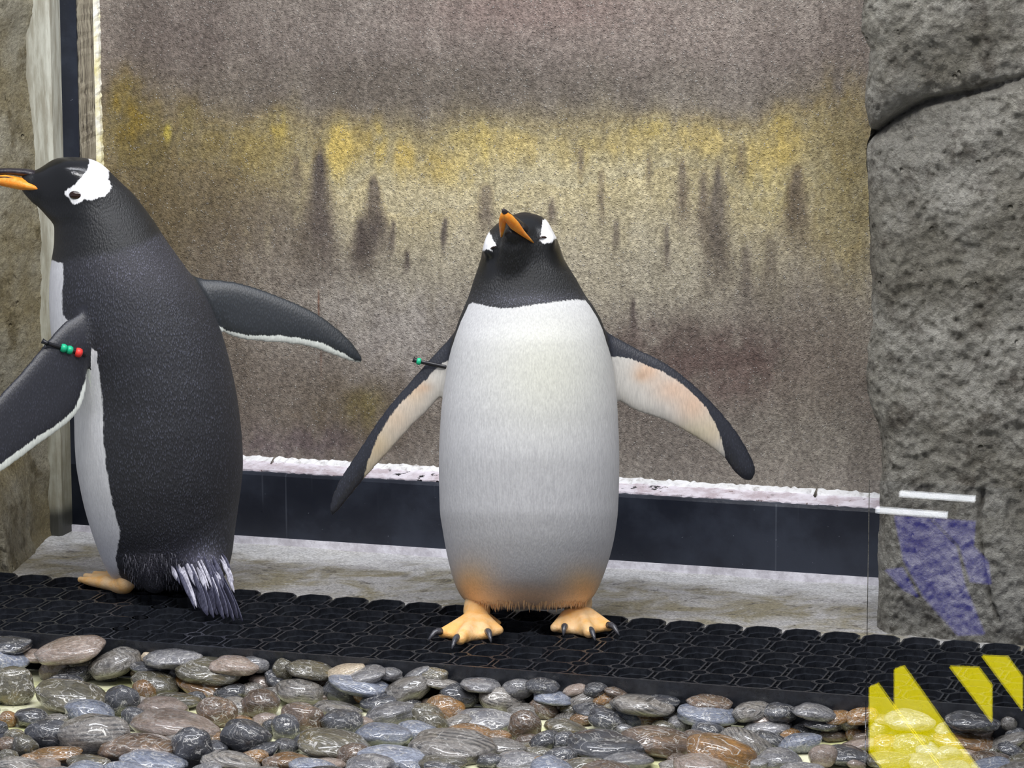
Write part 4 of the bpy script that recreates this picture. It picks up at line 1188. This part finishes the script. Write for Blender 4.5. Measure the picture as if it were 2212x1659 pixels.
foot(front, (1248, 1304), [((1224, 1332), (1198, 1356), .011, .0075), ((1234, 1335), (1221, 1358), .012, .008), ((1254, 1336), (1272, 1366), .014, .0095), ((1272, 1330), (1314, 1353), .013, .0085)],
     [((1220, 1353), (1217, 1374)), ((1273, 1360), (1286, 1384)), ((1314, 1350), (1338, 1373))], .022)

# ------------------------------------------------------------------ the penguin seen from behind
RL = [(339, 143, 160, 4, 0), (342, 122, 188, 22, 0), (350, 106, 212, 42, 0), (365, 92, 232, 58, 0), (380, 86, 247, 66, 0), (400, 84, 268, 72, 0), (420, 86, 289, 77, 2), (440, 92, 305, 82, 4), (460, 100, 320, 90, 6), (490, 117, 341, 104, 8), (520, 117, 360, 118, 10),
      (545, 114, 378, 128, 10), (570, 110, 396, 138, 10), (600, 107, 417, 146, 8), (640, 106, 444, 155, 6), (680, 107, 463, 162, 4), (720, 110, 479, 168, 2), (760, 118, 491, 172, 0), (800, 132, 501, 174, -2), (850, 151, 511, 177, -4), (900, 160, 518, 178, -6),
      (950, 161, 523, 179, -8), (1000, 164, 525, 178, -8), (1050, 172, 521, 175, -8), (1100, 183, 514, 168, -6), (1150, 198, 507, 158, -4), (1200, 216, 500, 140, 0), (1235, 232, 490, 116, 0), (1258, 252, 472, 86, 0), (1270, 280, 440, 54, 0), (1275, 320, 400, 20, 0)]
gyL = 1276
def DL(y): return -.175 * (gyL - y)
CL = [((165, 410, DL(410)), 58, (70, 396, DL(396)), 27, 22), ((150, 440, DL(440)), 48, (88, 418, DL(418)), 24, 22),
      ((430, 1190, DL(1200) - 70), 62, (455, 1262, DL(1262) - 140), 26, 40), ((330, 1215, DL(1215) - 60), 60, (335, 1250, DL(1250) - 70), 32, 30)]
FL = [dict(lead=[(185, 668), (150, 690), (134, 702), (95, 746), (50, 800), (0, 854), (-46, 904), (-82, 948), (-98, 984), (-96, 1006)],
           trail=[(-96, 1006), (-84, 1022), (-62, 1030), (-30, 1026), (0, 1020), (40, 992), (80, 962), (120, 934), (150, 910), (170, 886), (181, 860), (187, 826), (190, 790), (212, 750), (235, 700)],
           r=(190, 740), d0=DL(740) - 128, gx=.55, gy=.0, q=0, th=9, side=-1),
      dict(lead=[(405, 592), (440, 602), (500, 608), (550, 621), (600, 639), (650, 660), (690, 681), (730, 711), (760, 740), (778, 766), (784, 781)],
           trail=[(784, 781), (770, 783), (745, 776), (710, 763), (675, 751), (640, 744), (600, 740), (560, 737), (520, 732), (490, 721), (470, 702), (430, 680), (405, 640)],
           r=(430, 640), d0=DL(640) + 20, gx=.22, gy=.0, q=0, th=9, side=1)]
back = Bird('gentoo_penguin', (345, gyL), RL, CL, FL, (-112, 800, 330, 1288, -390, 190), 'dark backed penguin turned away, head in profile to the olive rock')
def col_back(s, X, Y, D):
    cx_, hw, hd, cd = s.row(Y)
    th = np.degrees(np.arctan2((X - cx_) / hw, -(D - cd) / hd))
    sx = np.interp(Y, [540, 560, 600, 640, 680, 720, 760, 800, 850, 900, 950, 1000, 1050, 1100, 1150, 1180, 1210, 1240, 1275], [118, 135, 137, 134, 136, 170, 208, 214, 220, 223, 224, 229, 236, 247, 259, 254, 250, 258, 275])
    near = np.abs(th) < 92
    fN = sx - X
    fF = np.where(th > 0, (th - 127) * 2.5, 40)
    field = np.where(near, fN, fF)
    field = np.minimum(field, Y - 566 - 6 * np.sin(X / 20))
    patch = [(188, 334), (215, 334), (232, 350), (236, 366), (234, 385), (242, 402), (234, 416), (226, 425), (212, 427), (197, 433), (182, 430), (173, 437), (160, 441), (150, 433), (140, 420), (141, 413), (150, 407), (163, 398), (178, 382), (188, 366), (193, 352)]
    field = np.where(Y < 480, np.maximum(field, poly_sd(X, Y, patch)), field)
    spk = np.exp(-(((X - 246) / 18) ** 2 + ((Y - 425) / 22) ** 2))
    field = np.where(Y < 480, np.maximum(field, -9 + 7 * spk), field)
    light = tint((212, 212, 213), X, Y, [(270, 1265, 26, 22, (200, 150, 90), .8)])
    light = np.where((Y < 480)[:, None], np.array([[238, 241, 243]]), light)
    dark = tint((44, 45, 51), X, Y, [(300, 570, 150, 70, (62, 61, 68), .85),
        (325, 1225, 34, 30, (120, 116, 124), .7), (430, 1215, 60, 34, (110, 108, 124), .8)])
    hood = np.clip((np.interp(X, [100, 150, 240, 300, 350, 380], [572, 560, 545, 528, 500, 480]) - Y) / 16 + .5, 0, 1)[:, None]
    hc = tint((26, 27, 28), X, Y, [])
    dark = dark * (1 - hood) + hc * hood
    wet = np.exp(-(((X - 130) / 65) ** 2 + ((Y - 375) / 40) ** 2)) * 1.5 + .35 * hood[:, 0] + np.exp(-(((X - 130) / 60) ** 2 + ((Y - 450) / 40) ** 2)) * .4
    for f in s.fl:
        n = s.flip(f, X, Y, D)
        ins = poly_sd(X, Y, f['poly'])
        if f['side'] < 0: on = (np.abs(n) < 22) & (ins > -12) & ((X < 168) | (np.abs(n) < 15)) & (X < 196)
        else: on = (np.abs(n) < 22) & (ins > -12) & ((X - cx_) > hw * .93)
        fv = np.where(n < 2.0, flipper_field(s, f, X, Y, D, False), flipper_field(s, f, X, Y, D, True))
        field = np.where(on, fv, field)
        light = np.where(on[:, None], np.array([[222, 226, 218]]), light)
        dark = np.where(on[:, None], np.array([[48, 52, 56]]) if f['side'] > 0 else np.array([[46, 47, 54]]), dark)
        wet = np.where(on, .7, wet)
    return field, dark, light, np.clip(wet, 0, 1.6)
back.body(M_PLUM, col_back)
# bill in profile
dB = DL(392)
ub = back.part('upper_bill', loft([(76, 378, dB), (55, 373, dB), (20, 370, dB), (-10, 371, dB), (-30, 376, dB), (-40, 386, dB), (-42, 394, dB)], [(20, 10), (17, 9), (12, 7.5), (9, 7), (7, 6), (4, 4), (1, 1)], 12, (0, 1, 0)), M_HORN)
tag(ub, 'black ridge of the upper bill')
ob = back.part('lower_bill', loft([(90, 411, dB - 6), (72, 405, dB - 10), (45, 397, dB - 8), (10, 390, dB - 4), (-15, 388, dB), (-32, 390, dB)], [(22, 2.5), (25, 8), (22, 13.5), (14, 13), (9, 9), (2, 3)], 12, (0, 1, 0)), M_ORANGE)
tag(ob, 'orange side of the lower bill')
gl = back.part('gape_line', loft([(80, 402, dB - 16), (50, 391, dB - 20), (15, 383, dB - 16), (-15, 382, dB - 10)], [.8, 1.6, 1.6, .8], 6), M_HORN)
# eye
bmE = bmesh.new(); bmesh.ops.create_uvsphere(bmE, u_segments=20, v_segments=12, radius=1.0)
eV = np.array([v_.co for v_ in bmE.verts]); eF = [[v_.index for v_ in f_.verts] for f_ in bmE.faces]; bmE.free()
_, _, hdE, cdE = back.row(np.array([421.0]))
EYE_D = [None]
def eye_depth(bird_obj, px, py):
    co = np.array([v_.co for v_ in bird_obj.data.vertices]) + back.g - CAM
    c_ = co @ _R.T
    x = CX + FPX * c_[:, 0] / c_[:, 2]; y = CY + FPX * c_[:, 1] / c_[:, 2]
    k = (np.abs(x - px) < 6) & (np.abs(y - py) < 6)
    return (c_[k, 2].min() - back.Z0) * back.S
bo = [c_ for c_ in back.root.children if c_.name.startswith('body')][0]
ed = eye_depth(bo, 163, 421)
back.part('eye', (np.stack([eV[:, 0] * 14 + 163, eV[:, 1] * 9.5 + 421, eV[:, 2] * 6 + ed + 3], 1), eF), M_EYE)
# foot
foot(back, (276, 1254), [((268, 1267), (174, 1252), .0085, .0055), ((264, 1260), (186, 1245), .0095, .0060), ((266, 1254), (206, 1240), .0095, .0060), ((270, 1250), (236, 1236), .009, .006)], [], .013)
# tail feathers, fanned towards the mat
def blade(a, m_, b, w0, nrm=(0, .5, -.8), thick=2.2):
    pa, pm, pb = (np.array(x, float) for x in (a, m_, b))
    pts = []; rad = []
    for i in range(9):
        t_ = i / 8
        pts.append((1 - t_) ** 2 * pa + 2 * t_ * (1 - t_) * pm + t_ ** 2 * pb)
        rad.append((w0 * (.75 + .5 * math.sin(math.pi * min(1, t_ * 1.1))) * (1 if t_ < .85 else (1.06 - t_) / .21), thick * (1 - .6 * t_)))
    return tube(pts, rad, 8, True, nrm)
def gd(px, py):   # depth offset of a ground point for the back bird
    p = onz(px, py, .004)
    return (float(np.dot(p - CAM, FWD)) - back.Z0) * back.S
tips = [(438, 1318), (449, 1329), (462, 1334), (470, 1328), (484, 1337), (493, 1333), (506, 1341), (514, 1336), (524, 1342)]
for i, (x, y) in enumerate(tips):
    xr = 408 + i * 8.5; yr = 1226 + abs(i - 4) * 2
    back.part('tail_feather', blade((xr, yr, DL(yr) - 108), ((xr + x) / 2 - 6 + i, (yr + y) / 2 - 3, (DL(yr) - 118 + gd(x, y)) / 2 - 6), (x, y, gd(x, y) - i % 3 * 3), 11.0 + i % 2 * 2), M_TAILD)
rt_ = random.Random(5)
for i in range(46):
    xr = rt_.uniform(366, 490); yr = 1196 + rt_.uniform(0, 44)
    L = rt_.uniform(48, 86) if 380 < xr < 460 else rt_.uniform(30, 50)
    x = xr + L * .42; y = yr + L
    d0_ = DL(yr) - 128 - (yr - 1196) * .9 + abs(xr - 436) * .5
    back.part('covert_feather', blade((xr, yr, d0_), ((xr + x) / 2, (yr + y) / 2 - 4, d0_ - 30), (x, y, d0_ - L * .72), rt_.uniform(2.6, 4.8), (0, .5, -.8), 1.6), M_TAILW if rt_.random() < .6 else M_TAILD)

# ------------------------------------------------------------------ ragged feather fringes (too many to count)
def fringe(bird, pts, L, w0, colr, name='feather_fringe'):
    V, F = [], []
    for (x, y, d, dx, dy, dd) in pts:
        b_ = len(V)
        l_ = L * rt_.uniform(.6, 1.3)
        V += [(x - w0, y - 2, d), (x + w0, y - 2, d), (x, y - 2, d + w0), (x + dx * l_, y + dy * l_, d + dd * l_)]
        F += [(b_, b_ + 1, b_ + 3), (b_ + 1, b_ + 2, b_ + 3), (b_ + 2, b_, b_ + 3), (b_, b_ + 2, b_ + 1)]
    o = bird.part(name, (V, F), colr, None, False)
    tag(o, kind='stuff')
def rowpoint(bird, y, th):
    cx_, hw, hd, cd = (float(a[0]) for a in bird.row(np.array([float(y)])))
    return cx_ + hw * math.sin(th), cd - hd * math.cos(th)
M_FRP = mat_simple('peach_feather', srgb(232, 190, 136, 1.1), .7, .2, 200, srgb(206, 172, 130))
M_FRG = mat_simple('grey_feather', srgb(140, 138, 146, 1.1), .7, .2, 200, srgb(74, 74, 82))
pts = []
for i in range(170):
    th = rt_.uniform(-1.35, 1.35); y = rt_.uniform(1296, 1309)
    x, d = rowpoint(front, y, th); pts.append((x, y, d, rt_.uniform(-.15, .15), 1, .1))
fringe(front, pts, 13, 1.6, M_FRP)
M_FRD = mat_simple('dark_feather', srgb(44, 44, 50), .7, .2, 200, srgb(70, 70, 78))
for mt_, n_ in ((M_FRG, 190), (M_FRD, 420)):
    pts = []
    for i in range(n_):
        th = rt_.uniform(-.75, .95); y = rt_.uniform(1196, 1266)
        x, d = rowpoint(back, y, th); pts.append((x, y, d - 1, rt_.uniform(-.35, .45), 1, rt_.uniform(-.35, .02)))
    fringe(back, pts, 15, .9, mt_)

# ------------------------------------------------------------------ flipper bands
def band(bird, fl, pA, pB, beads, tail, label):
    """strap looped round a flipper through image points pA (leading edge) and pB, beads [(t, mat, r, name)] on the near side"""
    f = bird.fl[fl]
    def surf(x, y):
        return f['d0'] + f['gx'] * (x - f['r'][0]) + f['gy'] * (y - f['r'][1]) + f.get('q', 0) * ((x - f['r'][0]) ** 2 + (y - f['r'][1]) ** 2)
    A, B = np.array(pA, float), np.array(pB, float)
    e = (B - A) / np.linalg.norm(B - A)
    loop = []
    for t_ in np.linspace(0, 1, 9): p = A + (B - A) * t_; loop.append((p[0], p[1], surf(*p) - 17))
    p = B + e * 6; loop.append((p[0], p[1], surf(*p)))
    for t_ in np.linspace(1, 0, 9): p = A + (B - A) * t_; loop.append((p[0], p[1], surf(*p) + 17))
    p = A - e * 6; loop.append((p[0], p[1], surf(*p))); loop.append(loop[0])
    base = bird.w(*[np.array([c_]) for c_ in loop[0]])[0] + bird.g
    r = empty('flipper_band', base)
    tag(r, label, 'band')
    def put(name, VF, mat):
        V = np.array(VF[0]); Wd = bird.w(V[:, 0], V[:, 1], V[:, 2]) + bird.g - base
        return mesh_obj(name, Wd, VF[1], mat, r)
    put('strap', tube(loop, [(2.4, 4.2)] * len(loop), 8, False, (0, .9, .1)), M_STRAP)
    ta = A - e * 4
    put('strap_end', tube([(A[0], A[1], surf(*A) - 18), (ta[0], ta[1], surf(*ta) - 18), (ta[0] - e[0] * tail, ta[1] - e[1] * tail - 2, surf(*ta) - 18)], [4.5, 4.5, 6], 8), M_STRAP)
    for (t_, mt, rr, nm) in beads:
        p = A + (B - A) * t_; q0 = p - e * rr * .62; q1 = p + e * rr * .62
        put(nm, tube([(*(q0), surf(*q0) - 18), (*(q0 + e * 1.5), surf(*q0) - 18), (*p, surf(*p) - 18), (*(q1 - e * 1.5), surf(*q1) - 18), (*q1, surf(*q1) - 18)], [rr * .6, rr * .9, rr, rr * .9, rr * .6], 14), mt)
band(back, 0, (104, 742), (184, 766), [(.42, M_GREEN, 9.5, 'bead'), (.58, M_GREEN, 9.5, 'bead'), (.82, M_RED, 10.5, 'bead')], 10, 'black flipper band with two green beads and one red bead')
band(front, 0, (906, 781), (968, 794), [(-.02, M_GREEN, 8, 'bead')], 10, 'black flipper band with a single green bead')

# =================================================================== ADDED GLASS SCREEN AND WHAT IT MIRRORS
t = NT('clear_glass')
tr = t.n('ShaderNodeBsdfTransparent'); gl_ = t.n('ShaderNodeBsdfGlossy'); gl_.inputs['Roughness'].default_value = 0.0
fr = t.n('ShaderNodeFresnel'); fr.inputs['IOR'].default_value = 1.52
tr.inputs['Color'].default_value = (.985, .99, .995, 1)
mx = t.n('ShaderNodeMixShader'); t.l(fr.outputs[0], mx.inputs[0]); t.l(tr.outputs[0], mx.inputs[1]); t.l(gl_.outputs[0], mx.inputs[2])
t.l(mx.outputs[0], t.t.nodes['Material Output'].inputs['Surface']); t.t.nodes.remove(t.b)
M_GLASS = t.m
def emit_mat(name, col, st):
    t = NT(name)
    return t.set(Base_Color=col, Emission_Color=col, Emission_Strength=st, Roughness=.5)
gu0, gz = onwall(1874, 1300, DG)[0], onwall(2000, 1044, DG)[1]
def wallbox(name, u0, u1, d0, d1, z0, z1, mat, parent=None, bev=0.0):
    bm = bmesh.new(); bmesh.ops.create_cube(bm, size=1.0)
    for v_ in bm.verts: v_.co = Vector(((v_.co.x) * (u1 - u0), (v_.co.y) * (d1 - d0) + (d0 + d1) / 2, (v_.co.z + .5) * (z1 - z0)))
    if bev: bmesh.ops.bevel(bm, geom=bm.edges[:], offset=bev, segments=2, affect='EDGES')
    o = bm_obj(name, bm, mat, parent)
    return o
go = wallbox('added_glass_screen', gu0, gu0 + .62, -.003, .003, BED, gz, M_GLASS)  # low pane added to carry reflections, standing in for the viewing glass
go.location = wp(gu0 + .31, DG, BED); go.rotation_euler = (0, 0, -YAW)
tag(go, 'added low clear glass screen with yellow and blue reflections before the pebbles', 'glass screen')
OFF = 1.6
def lightbox(name, label, polys, mat, board, thick=.02):
    """lit shapes on a dark board facing the glass, standing in the visitors' space; polys in the mirror's picture"""
    P = [[onwall(x, y, DG + OFF) for (x, y) in p] for p in polys]
    us = [q[0] for p in P for q in p]; zs = [q[1] for p in P for q in p]
    u0, u1, z0, z1 = min(us) - .008, max(us) + .008, min(zs) - .008, max(zs) + .008
    o0 = wp((u0 + u1) / 2, DG - OFF, z0)
    r = empty(name, o0); r.rotation_euler = (0, 0, -YAW)
    tag(r, label, 'light box')
    b = wallbox('board', u0, u1, -.05, -.001, 0, z1 - z0, M_STRAP, r)
    for p in P:
        V = []; n = len(p)
        for d_ in (0.004, -.004):
            for (u, z) in p: V.append((u - (u0 + u1) / 2, d_, z - z0))
        F = [tuple(range(n)), tuple(range(2 * n - 1, n - 1, -1))] + [(i, i + n, (i + 1) % n + n, (i + 1) % n) for i in range(n)]
        mesh_obj('lit_stripe', V, F, mat, r, False)
def cd_(pts): return [(1700 + x / 4.32, 1300 + y / 4.32) for x, y in pts]
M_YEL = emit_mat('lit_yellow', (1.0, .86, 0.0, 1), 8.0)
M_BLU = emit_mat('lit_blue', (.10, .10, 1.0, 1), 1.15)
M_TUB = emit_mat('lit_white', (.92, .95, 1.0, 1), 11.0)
lightbox('striped_light_box_offscreen', 'light box with slanted yellow stripes facing the added glass screen', [cd_([(770, 790), (850, 760), (1000, 970), (1430, 1530), (1490, 1600), (900, 1600), (880, 1540), (770, 1400)]),
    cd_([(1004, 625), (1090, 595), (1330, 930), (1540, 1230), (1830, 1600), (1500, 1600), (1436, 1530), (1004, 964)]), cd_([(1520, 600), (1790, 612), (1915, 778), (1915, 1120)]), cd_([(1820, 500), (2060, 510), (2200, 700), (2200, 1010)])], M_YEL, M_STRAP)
lightbox('blue_light_box_offscreen', 'light box with blue patches facing the added glass screen', [[(1932, 1114), (2006, 1118), (2066, 1180), (2084, 1260), (2128, 1370), (2070, 1372), (1996, 1290), (1952, 1210)], [(2012, 1119), (2108, 1126), (2104, 1180), (2136, 1214), (2142, 1262), (2096, 1256), (2072, 1178)], [(1912, 1230), (1950, 1226), (1984, 1290), (1950, 1272)]], M_BLU, M_STRAP)
for k, (xa, ya, xb, yb) in enumerate(((1944, 1066, 2108, 1078), (1893, 1101, 2048, 1113))):
    a_, b_ = (onwall(x, y, DG + OFF - .3) for x, y in ((xa, ya), (xb, yb)))
    p0 = wp(a_[0], DG - OFF + .3, a_[1])
    r = empty(('long' if k == 0 else 'short') + '_tube_lamp_offscreen', p0)
    tag(r, ('longer' if k == 0 else 'shorter') + ' white tube lamp facing the added glass screen', 'lamp', 'tube lamps')
    V, F = tube([(0, 0, 0), wp(b_[0], DG - OFF + .3, b_[1]) - p0], [.0055, .0055], 12)
    mesh_obj('tube', V, F, M_TUB, r)
    e1 = wp(b_[0], DG - OFF + .3, b_[1]) - p0; e_ = e1 / np.linalg.norm(e1)
    for q in (-e_ * .012, e1):
        V, F = tube([q, q + e_ * .012], [.006, .006], 12); mesh_obj('end_cap', V, F, M_STRAP, r)
